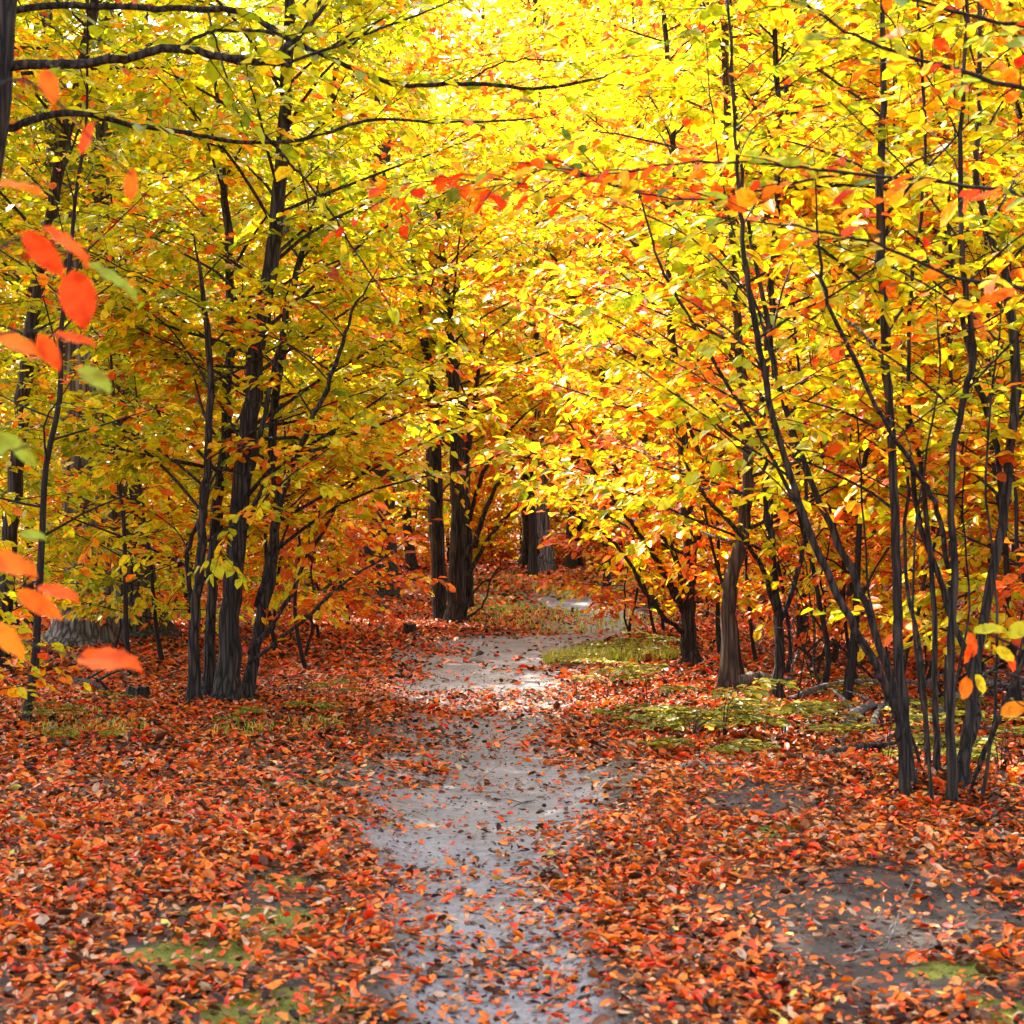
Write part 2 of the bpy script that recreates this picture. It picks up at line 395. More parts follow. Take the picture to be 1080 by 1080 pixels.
# ------------------------------------------------------------------ ground, path, litter
def axis(dense_lo, dense_hi, step, lo, hi, grow=1.07):
    a = list(np.arange(dense_lo, dense_hi, step)); s = step; x = a[-1]
    while x < hi: s *= grow; x += s; a.append(x)
    s = step; x = a[0]; b = []
    while x > lo: s *= grow; x -= s; b.append(x)
    return np.array(b[::-1] + a)
gx = axis(-3.6, 3.6, .045, -160, 160); gy = axis(2.6, 12, .045, -30, 260, 1.03)
X, Y = np.meshgrid(gx, gy); x = X.ravel(); y = Y.ravel()
pd = path_dist(x, y)
def litter_density(x, y, pd):
    n = fbm(x, y, .55, 31); n2 = fbm(x, y, 1.7, 44)
    edge = smooth(.40, 1.5, pd + (n2 - .5) * 1.7 + (n - .5) * .5)
    on = .035 + .16 * smooth(.45, .75, n)
    off = .42 + .58 * smooth(.30, .55, .6 * n + .4 * vnoise(x, y, .22, 63))
    d = on + (off - on) * edge
    near = smooth(5.9, 4.4, y) * .85                     # leaves drift across the path near the camera
    crest = .75 * np.exp(-((y - 11.7) / .9) ** 2)         # and over the low crest
    d = np.maximum(d, np.where(pd < 1.4, (near * .6 + crest) * smooth(.3, .7, n2 + .12), 0))
    return np.clip(d * (1 - .84 * smooth(.25, .8, soil_mask(x, y) * 1.3 + (n - .5) * .9)) * (1 - .78 * smooth(.2, .8, moss_mask(x, y) + (vnoise(x, y, .16, 55) - .5) * 1.1)), .02, 1)
Z = ground_z(x, y, pd)
nx, ny = len(gx), len(gy)
i = (np.arange(ny - 1)[:, None] * nx + np.arange(nx - 1)[None, :]).ravel()
mb = MB(); mb.add(np.stack([x, y, Z], -1), [np.stack([i, i + 1, i + nx + 1, i + nx], -1)])
g = mb.obj('ground', M_GROUND); tag(g, kind='structure')
for nm, val in (('litter', litter_density(x, y, pd)), ('moss', moss_mask(x, y))):
    a = g.data.attributes.new(nm, 'FLOAT', 'POINT'); a.data.foreach_set('value', val.astype(np.float32))

# path strip laid on the ground, its edges dipping under it
PD = catmull(PP, 60); keep = [0]
for k in range(1, len(PD)):
    if np.hypot(*(PD[k, :2] - PD[keep[-1], :2])) > .05 + .004 * abs(PD[k, 1]): keep.append(k)
PD = PD[keep]; tn = np.gradient(PD[:, :2], axis=0); tn /= np.linalg.norm(tn, axis=1, keepdims=True); nrm = np.stack([-tn[:, 1], tn[:, 0]], -1)
cr = np.linspace(-1.9, 1.9, 57)
XY = PD[:, None, :2] + nrm[:, None, :] * (PD[:, 2:3] * cr[None, :])[:, :, None]
px_, py_ = XY[..., 0].ravel(), XY[..., 1].ravel(); pdp = np.abs(np.tile(cr, len(PD)))
pz = ground_z(px_, py_) + .006 - .05 * smooth(1.5, 1.9, pdp)
w = len(cr); i = (np.arange(len(PD) - 1)[:, None] * w + np.arange(w - 1)[None, :]).ravel()
mb = MB(); mb.add(np.stack([px_, py_, pz], -1), [np.stack([i, i + w, i + w + 1, i + 1], -1)])
pth = mb.obj('path', M_PATH); tag(pth, kind='structure')
a = pth.data.attributes.new('centre', 'FLOAT', 'POINT'); a.data.foreach_set('value', (1 - smooth(.5, 1.6, pdp)).astype(np.float32))

lv = Leaves()
for y0, y1, den, lo, hi, mg in ((2.9, 7, 5200, .018, .045, .7), (7, 13, 2300, .030, .053, 1.2), (13, 25, 720, .05, .076, 2.5), (25, 62, 95, .10, .15, 5)):
    hw = .325 * y1 + mg; n = int(den * (y1 - y0) * 2 * hw)
    lx = rng.uniform(-hw, hw, n); ly = rng.uniform(y0, y1, n)
    ok = np.abs(lx) < .325 * ly + mg; lx = lx[ok]; ly = ly[ok]
    pdl = path_dist(lx, ly)
    ok = rng.uniform(0, 1, len(lx)) < litter_density(lx, ly, pdl); lx = lx[ok]; ly = ly[ok]; pdl = pdl[ok]; n = len(lx)
    lz = ground_z(lx, ly, pdl) + rng.uniform(.004, .026, n) * np.where(pdl < 1, .5, 1) + .006
    a = rng.uniform(0, 2 * PI, n); tl = rng.normal(0, .30, n)
    nn = np.stack([rng.normal(0, .38, n), rng.normal(0, .38, n), np.ones(n)], -1)
    t = rng.beta(.95, 1.2, n) * .86 + (fbm(lx, ly, 1.1, 77) - .5) * .35
    odd = rng.uniform(0, 1, n); t = np.where(odd < .085, rng.uniform(.87, .95, n), np.where(odd < .091, 1, np.clip(t, .001, .87)))
    lv.add(np.stack([lx, ly, lz], -1), np.stack([np.cos(a), np.sin(a), tl], -1), nn, rng.uniform(lo, hi, n) * np.where(rng.uniform(0, 1, n) < .07, 1.45, 1), t)
# crumbled bits: scraps of leaf and bark strewn over the bare soil
n = 60000; lx = rng.uniform(-3.4, 3.4, n); ly = 3 + 12 * rng.uniform(0, 1, n) ** 1.3; pdl = path_dist(lx, ly)
ok = (np.abs(lx) < .325 * ly + .5) & (rng.uniform(0, 1, n) < np.clip(1.15 - litter_density(lx, ly, pdl), 0, 1) * (.25 + .9 * smooth(.35, .65, fbm(lx, ly, .3, 91)))); lx = lx[ok]; ly = ly[ok]; n = len(lx); a = rng.uniform(0, 6.28, n)
lv.add(np.stack([lx, ly, ground_z(lx, ly, pdl[ok]) + .009], -1), np.stack([np.cos(a), np.sin(a), rng.normal(0, .2, n)], -1), np.stack([rng.normal(0, .3, n), rng.normal(0, .3, n), np.ones(n)], -1),
       rng.uniform(.006, .024, n), np.where(rng.uniform(0, 1, n) < .8, rng.uniform(.001, .26, n), rng.uniform(.3, .95, n)))
mb = MB(); lv.build(mb, T_CURL, .56, (.35, 1.15))
tag(mb.obj('leaf_litter', M_LIT), 'orange, red and brown fallen leaves carpeting the forest floor', 'fallen leaves', kind='stuff')

# ------------------------------------------------------------------ trees
def stem_path(pts, d, dd=0.0, n=5, jit=.006, ground=True):
    """pts: (px, py, r px); d: distance of its foot; dd: how far the stem leans away by its top"""
    m = len(pts); P = np.array([[*W(a, b, d + dd * k / max(m - 1, 1)), r * (.76 if r < 20 else .9) / F * (d + dd * k / max(m - 1, 1))] for k, (a, b, r) in enumerate(pts)])
    P[-1, 3] *= .35
    if ground: P[0, 2] = gz(P[0, 0], P[0, 1]) - .06
    Q = catmull(P, n); Q[1:-1, :3] += rng.normal(0, jit, (len(Q) - 2, 3)) * (d / 10)
    return Q[:, :3], np.maximum(Q[:, 3], .0015)
def flare(P, R, h=.35, k=.45):
    z = P[:, 2] - P[0, 2]; return R * (1 + k * np.exp(-np.maximum(z, 0) / h))

def habit(tint=.4, tz=0.0, zref=2.0, **kw):
    q = dict(leaf=.10, lsp=.062, tw=.55, tsp=.15, flat=.3, len=2.4, el=lambda t: .6 + .4 * t, prof=lambda t: 1.0 - .55 * t,
             tint=lambda z: tint + tz * math.exp(-max(z - .4, 0) / zref))
    q.update(kw); return q

def proto_tree(name, H, r, q, nl, z0, lean=.3, fork=False, bark=M_BARK, sides=9, top=.97):
    """a whole tree at the origin: trunk with its limbs, and the crown"""
    root = thing(name, (0, 0, 0), None, None)
    wood = MB(); lv = Leaves()
    def one(px, py, hh, rr, ln):
        a = random.uniform(0, 6.28); n = 12; P = []; x, y = px, py
        for k in range(n + 1):
            t = k / n; x += random.gauss(0, .035) + math.cos(a) * ln / n; y += random.gauss(0, .035) + math.sin(a) * ln / n; P.append((x, y, -.08 + hh * t))
        P = np.array(P); R = rr * (1 - .86 * np.linspace(0, 1, n + 1) ** 1.1); Pc = catmull(np.c_[P, R], 3)
        tube(wood, Pc[:, :3], flare(Pc[:, :3], Pc[:, 3], .3, .5), sides, True, .05)
        return Pc[:, :3], Pc[:, 3]
    P, R = one(0, 0, H, r, lean); limbs_along(wood, lv, P, R, q, nl, z0, H * top)
    if fork:
        P, R = one(r * 1.3, r, H * .85, r * .7, lean * 2.2); limbs_along(wood, lv, P, R, q, int(nl * .6), z0 * 1.1, H * .85 * top)
    wood.obj('trunk', bark, root)
    mb = MB(); lv.build(mb, T_SIMPLE); mb.obj('crown', M_LEAF, root)
    return root

print('litter leaves', lv.count())
# --- protos for the wood behind
prof_tall = lambda t: .55 + .55 * math.sin(PI * min(1, t * .8 + .12)) - .35 * t
P_BEECH = []
for s, (H, r, tint, tz) in enumerate([(9.5, .058, .44, .34), (11, .068, .52, .30), (8, .048, .56, .28), (12.5, .076, .48, .26)]):
    q = habit(tint, tz + .08, 3.0, leaf=.118, lsp=.058, tw=.62, tsp=.145, len=2.9, prof=prof_tall, sub=.40, flat=.12, el=lambda t: .42 + .5 * t)
    P_BEECH.append(proto_tree('young_beech', H, r, q, int(6.2 * H), .55, lean=.6, fork=s % 2 == 0))
q = habit(.50, .30, 2.6, leaf=.118, lsp=.058, tw=.62, tsp=.145, len=2.6, prof=prof_tall, sub=.40, flat=.2, el=lambda t: .55 + .4 * t)
P_BEECH.append(proto_tree('young_beech', 11, .085, q, 58, 2.3, lean=.5))
P_FAR = []
for s, (H, r, tint, tz) in enumerate([(16, .16, .50, .22), (19, .18, .56, .2), (14, .14, .60, .18)]):
    q = habit(tint, tz, 3, leaf=.18, lsp=.10, tw=.95, tsp=.25, len=3.9, prof=prof_tall, sub=.6, flat=.15, el=lambda t: .45 + .5 * t)
    P_FAR.append(proto_tree('tall_beech', H, r, q, int(5.6 * H), 1.5, lean=.8))
P_SAP = []
for s, (H, r, tint) in enumerate([(4.2, .022, .62), (5.2, .028, .50), (3.4, .017, .72)]):
    q = habit(tint, .1, 1.5, leaf=.105, lsp=.10, tw=.36, tsp=.22, len=1.1, sub=.6, bare=.35)
    P_SAP.append(proto_tree('sapling', H, r, q, int(4 * H), .9, lean=.5, bark=M_TWIG, sides=6))

q = habit(.40, 0, leaf=.13, lsp=.065, tw=.75, tsp=.15, len=4.6, sub=.4, bare=.12, flat=.05, el=lambda t: .25 + .75 * t, prof=lambda t: 1.0 - .5 * t)
P_SHADE = [proto_tree('added_shade_beech', 10.5, .13, q, 64, 4.3, lean=.3, top=.98)]  # beech added off the left edge only to shade the near ground
P_LEAFY = []
for s, (H, r, tint) in enumerate([(3.0, .018, .42), (2.3, .014, .54), (3.8, .024, .48)]):
    q = habit(tint, .16, 1.5, leaf=.105, lsp=.055, tw=.42, tsp=.13, len=1.25, sub=.34, bare=.15, flat=.05, el=lambda t: .25 + .55 * t, prof=lambda t: 1 - .45 * t)
    P_LEAFY.append(proto_tree('leafy_sapling', H, r, q, int(8 * H), .35, lean=.4, bark=M_TWIG, sides=6))

used = set()
def put(protos, k, x, y, name, label, cat, group, s=1.0, rz=None, tint=0.0):
    src = protos[k % len(protos)]
    o = src if id(src) not in used else copy_tree(src)
    used.add(id(src)); o.name = name
    o.location = (x, y, gz(x, y)); o.rotation_euler = (0, 0, random.uniform(0, 6.28) if rz is None else rz); o.scale = (s, s, s)
    for ch in o.children:
        ch.color = (1 + tint, 1, 1, 1)
    for kk in ('label', 'category', 'group'):
        if kk in o: del o[kk]
    return tag(o, label, cat, group)

# young beeches of the middle distance: (picture column, distance, proto, scale)
MID_L = [(-95, 17, 0, 1.0), (30, 20.5, 3, .9), (130, 23, 1, 1.0), (215, 19, 2, .95), (322, 22, 4, .95), (345, 29, 4, 1.05), (250, 30, 3, 1.0), (60, 29, 2, 1.1)]
MID_R = [(560, 37, 4, 1.2), (640, 33, 4, 1.0), (850, 17, 1, .9), (905, 22, 3, 1.0), (690, 26, 4, .95), (990, 15.5, 0, .9), (1075, 19, 2, 1.1), (780, 29, 0, 1.1), (1130, 11.5, 1, .9), (735, 36, 4, 1.1), (960, 29, 1, 1.1), (1290, 9.6, 0, .95)]  # the last stands off the right edge, added for foreground shade
for c, d, k, s in MID_L:
    put(P_BEECH, k, (c - 540) / F * d, d, 'young_beech', 'young beech of yellow and green sprays among the dark trunks left of the path', 'tree', 'young beeches left of the path', s, tint=random.gauss(-.22, .06))
for c, d, k, s in MID_R:
    put(P_BEECH, k, (c - 540) / F * d, d, 'young_beech', 'young beech of golden sprays in the thicket right of the path', 'tree', 'young beeches right of the path', s, tint=random.gauss(-.06, .06))
FAR = [(-40, 40, 0), (90, 37, 1), (190, 44, 2), (300, 40, 0), (365, 48, 1), (440, 42, 2), (500, 52, 0), (555, 58, 1), (470, 34, 2), (628, 62, 2), (690, 52, 0), (750, 46, 1), (700, 41, 2),
       (830, 40, 1), (900, 44, 0), (985, 38, 2), (1070, 42, 1), (1140, 36, 0), (600, 75, 1), (520, 74, 0), (680, 72, 0), (400, 66, 1), (270, 62, 2), (790, 66, 2), (120, 58, 0), (930, 62, 1), (1050, 66, 2), (10, 66, 1), (575, 49, 1), (530, 63, 0), (640, 70, 1), (605, 47, 0), (655, 57, 2)]
for c, d, k in FAR:
    put(P_FAR, k, (c - 540) / F * d, d, 'tall_beech', 'tall golden beech closing the view deep in the wood', 'tree', 'tall beeches deep in the wood', random.uniform(.9, 1.1) * (1.32 if 480 < c < 720 else 1))
q = habit(.54, .16, 1, leaf=.17, lsp=.10, tw=.5, tsp=.16, len=1.5, prof=lambda t: 1 - .4 * t, sub=.4, bare=.1, el=lambda t: .1 + .8 * t)
P_BUSH = [proto_tree('undergrowth_bush', h_, .04, dict(q), 30, .15, lean=.3, fork=True, bark=M_TWIG, sides=6) for h_ in (2.6, 3.3)]
BUSH = [(380, 47), (425, 44), (470, 50), (520, 49), (548, 53), (592, 54), (628, 52), (655, 50), (690, 46), (735, 47), (330, 43), (500, 58), (610, 60), (570, 62), (660, 60), (280, 45), (780, 44), (830, 46), (220, 42), (890, 42)]
for k, (c, d) in enumerate(BUSH):
    put(P_BUSH, k, (c - 540) / F * d, d, 'undergrowth_bush', 'low dim green bush in the far undergrowth at the end of path', 'bush', 'bushes of the far undergrowth', random.uniform(.8, 1.1))
SAPS = [(820, 13.6, 0), (888, 11.3, 1), (915, 12.5, 2), (858, 12, 0), (1000, 9.5, 1), (1050, 10.5, 2), (970, 13, 0), (1090, 8.8, 0), (700, 17.5, 2), (660, 19, 0), (1030, 13, 1), (760, 16, 1), (930, 10, 2), (875, 15, 1), (790, 13, 2)]
for c, d, k in SAPS:
    put(P_SAP, k, (c - 540) / F * d, d, 'sapling', 'thin bare-stemmed sapling with few orange leaves in the right thicket', 'sapling', 'thin saplings in the right thicket', random.uniform(.8, 1.1))
for c, d, k in [(140, 13.5, 1), (330, 14, 2), (300, 16, 0), (365, 19, 0), (20, 10, 1)]:
    put(P_SAP, k, (c - 540) / F * d, d, 'sapling', 'thin sapling with scattered leaves on the left forest floor', 'sapling', 'thin saplings left of the path', random.uniform(.8, 1.1))

for c, d, k, t in [(28, 14.6, 0, -.12), (118, 16.4, 1, -.08), (175, 14.6, 2, -.14), (318, 15.5, 1, .12), (340, 18, 0, .1), (-30, 11, 2, -.12), (285, 19, 2, -.02), (72, 19.5, 0, -.05), (205, 20, 2, .06), (232, 25, 0, .1), (5, 21, 2, -.1), (365, 24, 1, .12), (150, 26, 2, 0)]:
    put(P_LEAFY, k, (c - 540) / F * d, d, 'leafy_sapling', 'leafy low sapling screening the trunks left of the path', 'sapling', 'leafy saplings left of the path', random.uniform(.85, 1.1), tint=t - .03)
for c, d, k, t in [(668, 17.5, 1, .12), (705, 19.5, 0, .1), (800, 15, 0, .08), (858, 13.4, 1, .08), (905, 14.5, 2, .04), (965, 12, 1, .06), (1035, 11.5, 0, 0), (1085, 9.6, 2, -.02), (745, 22, 2, .05)]:
    put(P_LEAFY, k, (c - 540) / F * d, d, 'leafy_sapling', 'leafy low sapling among the dark stems right of the path', 'sapling', 'leafy saplings right of the path', random.uniform(.8, 1.05), tint=t)

for x_, y_, lab in [(-4.1, 8.7, 'beech added beyond the left edge, its boughs shading the near path'), (-5.6, 12.2, 'beech added left behind the first to shade the near path')]:
    put(P_SHADE, 0, x_, y_, 'added_shade_beech', lab, 'tree', 'beeches added to shade the path', 1.0)

# --- hero trees
def hero(name, label, stems, d, bark, q, part='stem', crown=True, sides=9, extra=None, tpl=T_SIMPLE, leafmat=M_LEAF, group=None, cat='tree'):
    """stems: list of dicts(pts, dd, off, n, z0, z1, az, len): each stem one mesh with its own limbs"""
    b = stem_path(stems[0]['pts'], d + stems[0].get('off', 0))[0][0]
    loc = np.array([b[0], b[1], gz(b[0], b[1])])
    root = thing(name, loc, label, cat, group); lv = Leaves()
    for st in stems:
        P, R = stem_path(st['pts'], d + st.get('off', 0), st.get('dd', 0), 5, st.get('jit', .006), st.get('g', True))
        wood = MB(); main = st.get('part', part)
        RR = flare(P, flare(P, R, .3, st.get('flare', .4)), .09, .5 if R[0] < .17 else .05) if st.get('g', True) else R
        tube(wood, P, RR, st.get('sides', sides), True, .05 if R[0] > .02 else 0)
        if st.get('n'):
            qq = dict(q); qq.update(st.get('q', {}))
            limbs_along(wood, lv, P, R, qq, st['n'], st.get('z0', 1.0), st.get('z1', P[-1, 2]), st.get('az', (PI / 2, 2.15)), st.get('len'))
        if st.get('spray'):
            sp_ = st['spray']                 # twigs and leaves along a thin branch
            cs = np.concatenate([[0], np.cumsum(np.linalg.norm(np.diff(P, axis=0), axis=1))]); L = cs[-1]; s = L * sp_.get('from', .1); sd = 1
            while s < L:
                p = np.array([np.interp(s, cs, P[:, k]) for k in range(3)]); k = min(np.searchsorted(cs, s), len(P) - 1); dr = P[k] - P[max(k - 1, 0)]; dr = dr / (np.linalg.norm(dr) + 1e-9)
                dv = rot_az(dr[None], sd * random.uniform(.5, 1.2))[0] + [0, 0, random.gauss(sp_.get('up', 0), .18)]; sd = -sd
                tl = sp_['tw'] * random.uniform(.5, 1.25); Q = np.array([p, p + dv * tl * .5, p + dv * tl - [0, 0, .06 * tl]])
                tube(wood, Q, [.003, .002, .0013], 3, False)
                twig_leaves(lv, Q, sp_.get('leaf', q['leaf']), sp_['lsp'], sp_['tint'] + random.gauss(0, .1), sp_.get('spread', .14), sp_.get('droop', .4), sp_.get('nr', .4))
                s += sp_['tsp'] * random.uniform(.6, 1.4)
        wood.V = [v - loc for v in wood.V]
        wood.obj(main, st.get('bark', bark), root)
    if extra: extra(lv, loc, root)
    if lv.count():
        mb = MB(); lv.build(mb, tpl); mb.V = [v - loc for v in mb.V]; mb.obj('crown', leafmat, root)
    return root

# left many-stemmed tree
qL = habit(.30, .36, 1.9, leaf=.10, lsp=.052, tw=.5, tsp=.13, len=2.0, el=lambda t: .55 + .4 * t, prof=lambda t: 1 - .3 * t, flat=.2, sub=.36)
hero('many_stemmed_tree', 'dark furrowed tree with several stems from one base left of the path', [
    dict(pts=[(238, 742, 16.5), (244, 650, 14), (251, 560, 13), (263, 440, 12.5), (276, 340, 11.5), (291, 240, 10), (299, 140, 9), (303, 60, 8), (308, -60, 6.5), (312, -180, 5), (318, -400, 3)], n=60, z0=1.3, flare=.35, sides=12, part='trunk'),
    dict(pts=[(222, 733, 8), (222, 640, 7), (227, 560, 7), (238, 440, 7), (243, 330, 6), (240, 250, 6), (232, 150, 4), (226, 60, 3)], off=.35, dd=.5, n=18, z0=.8),
    dict(pts=[(205, 738, 8), (206, 650, 7), (212, 570, 6.5), (217, 500, 5.5), (222, 420, 5), (217, 330, 4), (205, 250, 3)], off=-.1, dd=-.5, n=12, z0=.9),
    dict(pts=[(203, 640, 3.5), (198, 605, 3.5), (199, 575, 3), (213, 545, 3), (222, 510, 2), (240, 480, 1.2)], off=-.12, g=False, n=3, len=.8),
    dict(pts=[(256, 728, 8.5), (272, 670, 7.5), (286, 600, 7), (292, 530, 6.5), (288, 460, 6), (298, 360, 5), (312, 290, 4.5), (326, 245, 3), (338, 180, 2)], off=.2, dd=.6, n=16, z0=.8),
    dict(pts=[(254, 540, 4), (270, 480, 4), (285, 410, 3.6), (297, 350, 3), (306, 290, 2)], off=-.05, dd=-.3, g=False, n=6, z0=1.6),
    dict(pts=[(270, 640, 4), (305, 500, 4), (326, 450, 3.5), (353, 385, 3), (372, 330, 2), (400, 280, 1.2)], off=-.1, dd=-1.0, g=False, n=8, z0=1.2, len=1.2),
    dict(pts=[(258, 560, 3.5), (290, 495, 3), (350, 468, 2.5), (440, 432, 1.6), (500, 415, 1)], off=-.1, dd=-.6, g=False, spray=dict(tw=.42, lsp=.062, tsp=.10, tint=.58), part='branch'),
    dict(pts=[(262, 690, 3), (300, 640, 3), (340, 560, 2.5), (380, 500, 2), (415, 470, 1)], off=.1, dd=.4, g=False, spray=dict(tw=.45, lsp=.065, tsp=.11, tint=.72), part='branch'),
    dict(pts=[(262, 700, 3), (320, 655, 2.5), (370, 610, 2), (430, 570, 1.2)], off=-.1, dd=-.3, g=False, spray=dict(tw=.4, lsp=.07, tsp=.13, tint=.74), part='branch'),
], 11.4, M_BARK, qL)

# twin trunks beyond the bend
qB = habit(.46, .36, 1.8, leaf=.13, lsp=.07, tw=.6, tsp=.16, len=2.8, el=lambda t: .55 + .4 * t, prof=lambda t: 1 - .3 * t, flat=.2)
hero('twin_trunk_tree', 'twin dark trunks joined at the foot where the path bends away', [
    dict(pts=[(481, 657, 13), (482, 600, 12), (484, 500, 11), (481, 430, 9), (474, 350, 6), (466, 260, 4), (455, 160, 2)], n=38, z0=2.3, flare=.25, sides=12, part='trunk'),
    dict(pts=[(466, 648, 10), (463, 600, 9.5), (461, 505, 9), (457, 430, 7), (446, 340, 5), (430, 240, 3)], off=.5, n=20, z0=2.4, flare=.2, part='trunk'),
    dict(pts=[(495, 640, 7), (494, 560, 6), (492, 500, 5.5), (500, 430, 4), (512, 340, 2.5)], off=.2, n=10, z0=1.6, g=False),
    dict(pts=[(492, 590, 4), (505, 560, 4), (520, 520, 3), (545, 490, 2), (585, 465, 1.2)], off=-.2, dd=-.5, g=False, spray=dict(tw=.8, lsp=.085, tsp=.17, tint=.6), part='branch'),
    dict(pts=[(492, 610, 3.5), (512, 575, 3), (540, 540, 2.5), (580, 515, 1.5), (610, 505, 1)], off=-.2, dd=.5, g=False, spray=dict(tw=.7, lsp=.09, tsp=.18, tint=.5), part='branch'),
    dict(pts=[(492, 560, 3), (510, 500, 3), (540, 450, 2), (575, 420, 1)], off=.2, dd=-1.5, g=False, spray=dict(tw=.7, lsp=.085, tsp=.17, tint=.62), part='branch'),
    dict(pts=[(490, 650, 2), (500, 625, 1.6), (525, 600, 1.2), (532, 575, .8)], off=-.1, g=False),
    dict(pts=[(490, 653, 2), (508, 640, 1.6), (520, 610, 1.2), (545, 590, .7)], off=-.15, g=False),
], 22, M_BARK, qB)

qO = habit(.50, .2, 3, leaf=.15, lsp=.11, tw=.8, tsp=.26, len=3.6, prof=lambda t: 1 - .3 * t)
hero('broad_old_tree', 'broad blackish old trunk standing back left of the twin trunks', [
    dict(pts=[(398, 634, 25), (400, 590, 21), (402, 500, 19), (403, 420, 18), (404, 300, 15), (402, 150, 12), (400, 0, 9)], n=30, z0=3.8, flare=.3, sides=14, part='trunk'),
    dict(pts=[(385, 600, 5), (372, 560, 4), (355, 520, 3), (340, 480, 1.5)], off=-.4, g=False, part='branch', n=4, len=1.6)], 29, M_BARK, qO)
hero('pale_grey_tree', 'pale grey trunk lit on its right side at the far end of path', [
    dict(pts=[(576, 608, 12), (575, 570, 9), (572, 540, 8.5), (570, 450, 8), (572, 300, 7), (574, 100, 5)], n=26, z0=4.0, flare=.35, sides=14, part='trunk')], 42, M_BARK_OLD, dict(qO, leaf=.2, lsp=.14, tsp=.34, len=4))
hero('dark_straight_tree', 'dark straight trunk just right of the far pale trunk', [
    dict(pts=[(604, 606, 9), (603, 560, 8), (602, 500, 7.5), (604, 350, 8), (606, 150, 6)], n=26, z0=4.0, flare=.25, sides=12, part='trunk')], 45, M_BARK, dict(qO, leaf=.2, lsp=.14, tsp=.34, len=4))
hero('dark_leaning_tree', 'dark trunk close behind and left of the far pale trunk', [
    dict(pts=[(553, 604, 7), (555, 560, 6), (553, 500, 5.5), (550, 350, 7), (545, 150, 5)], n=22, z0=4.0, flare=.25, sides=12, part='trunk')], 47, M_BARK, dict(qO, leaf=.2, lsp=.14, tsp=.34, len=4))

# the two old trees at the left, and the slanting one at the edge
hero('old_flared_tree', 'thick old tree with pale lit bark and flared foot at far left', [
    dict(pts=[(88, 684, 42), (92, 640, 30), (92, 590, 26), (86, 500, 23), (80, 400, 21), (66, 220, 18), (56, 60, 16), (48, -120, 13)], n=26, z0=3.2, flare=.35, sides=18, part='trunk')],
    17.3, M_BARK_OLD, habit(.26, .1, 3, leaf=.12, lsp=.085, tw=.65, tsp=.2, len=3.0, prof=lambda t: 1 - .3 * t))
hero('old_rough_tree', 'thick dark old tree with mossy foot beside the flared old tree', [
    dict(pts=[(152, 682, 36), (148, 640, 26), (140, 580, 22), (126, 470, 20), (116, 360, 18), (104, 200, 15), (112, 40, 12), (118, -100, 9)], n=24, z0=3.2, flare=.35, sides=18, part='trunk')],
    18.3, bark_mat('rough_bark', (.010, .008, .007), (.13, .118, .11), ridge=7, zs=.035, bump=1.0, moss=.4), habit(.26, .1, 3, leaf=.12, lsp=.085, tw=.65, tsp=.2, len=3.0, prof=lambda t: 1 - .3 * t))
hero('slanting_tree', 'slim dark tree slanting up to the right at the left edge', [
    dict(pts=[(-2, 712, 13), (6, 620, 11), (16, 520, 10.5), (24, 420, 10), (38, 310, 9), (58, 200, 8.5), (82, 90, 8), (104, -10, 7), (120, -120, 5)], n=24, z0=2.6, flare=.3, part='trunk')],
    13.6, M_BARK, habit(.30, .25, 1.6, leaf=.10, lsp=.07, tw=.5, tsp=.17, len=2.0, prof=lambda t: 1 - .3 * t))

# near tree at the top left: its long branches reach across the picture
ns = dict(tw=.30, lsp=.058, tsp=.12, tint=.30, up=.05)
G_BR = [
    ([(-20, 74, 8), (30, 68, 7), (90, 66, 6.5), (140, 60, 6), (180, 51, 6), (230, 59, 5.5), (290, 66, 5), (306, 70, 4)], 0, 0),
    ([(-10, 14, 5), (60, 6, 5), (150, 8, 4.5), (225, 10, 4.5), (262, 14, 4), (290, 34, 4), (340, 58, 3.6), (400, 84, 3.4), (440, 90, 3.2), (500, 88, 3), (560, 93, 2.6), (620, 86, 2), (655, 72, 1.2)], .1, .5),
    ([(286, 62, 4), (306, 46, 3.6), (328, 25, 3.2), (350, -6, 2.6), (372, -50, 2)], .02, .2),
    ([(192, 50, 2.8), (214, 36, 2.6), (240, 32, 2.4), (282, 34, 2.2), (318, 50, 2)], .05, .1),
    ([(304, 66, 2.4), (345, 52, 2.2), (400, 30, 1.8), (450, 12, 1.5), (490, -6, 1.2)], .05, .3),
    ([(-14, 142, 6), (30, 128, 5.5), (70, 119, 5), (100, 122, 4), (140, 132, 3.6), (200, 140, 3.2), (250, 149, 3), (310, 149, 2.8), (350, 138, 2.6), (400, 125, 2.2), (470, 129, 1.8), (540, 127, 1.4), (600, 120, .9)], .1, .6),
    ([(292, 155, 2), (305, 172, 1.9), (322, 190, 1.8), (350, 225, 1.5), (372, 262, 1.3), (398, 300, 1.1), (430, 352, .8)], .3, .2),
    ([(218, 8, 1.6), (230, 50, 1.5), (240, 85, 1.3), (250, 120, 1.1), (262, 146, .9)], .2, .1),
    ([(490, 88, 1.5), (520, 70, 1.4), (560, 62, 1.2), (610, 68, .9), (650, 60, .6)], .6, .1),
]
G = [dict(pts=[(-95, 905, 30), (-80, 700, 27), (-60, 480, 25), (-35, 280, 23), (-8, 100, 21), (4, 0, 18), (16, -150, 14), (30, -400, 12), (40, -700, 9), (60, -1150, 5)], n=30, z0=3.6, z1=7.5, part='trunk', az=(0.4, 2.2), len=3.4, sides=14,
          q=dict(tint=lambda z: .34))]
for pts, off, dd in G_BR:
    G.append(dict(pts=pts, off=off, dd=dd, g=False, part='branch', sides=7, jit=.004, spray=ns if pts[0][0] not in (292, 218) else dict(ns, tw=.12, tsp=.22)))
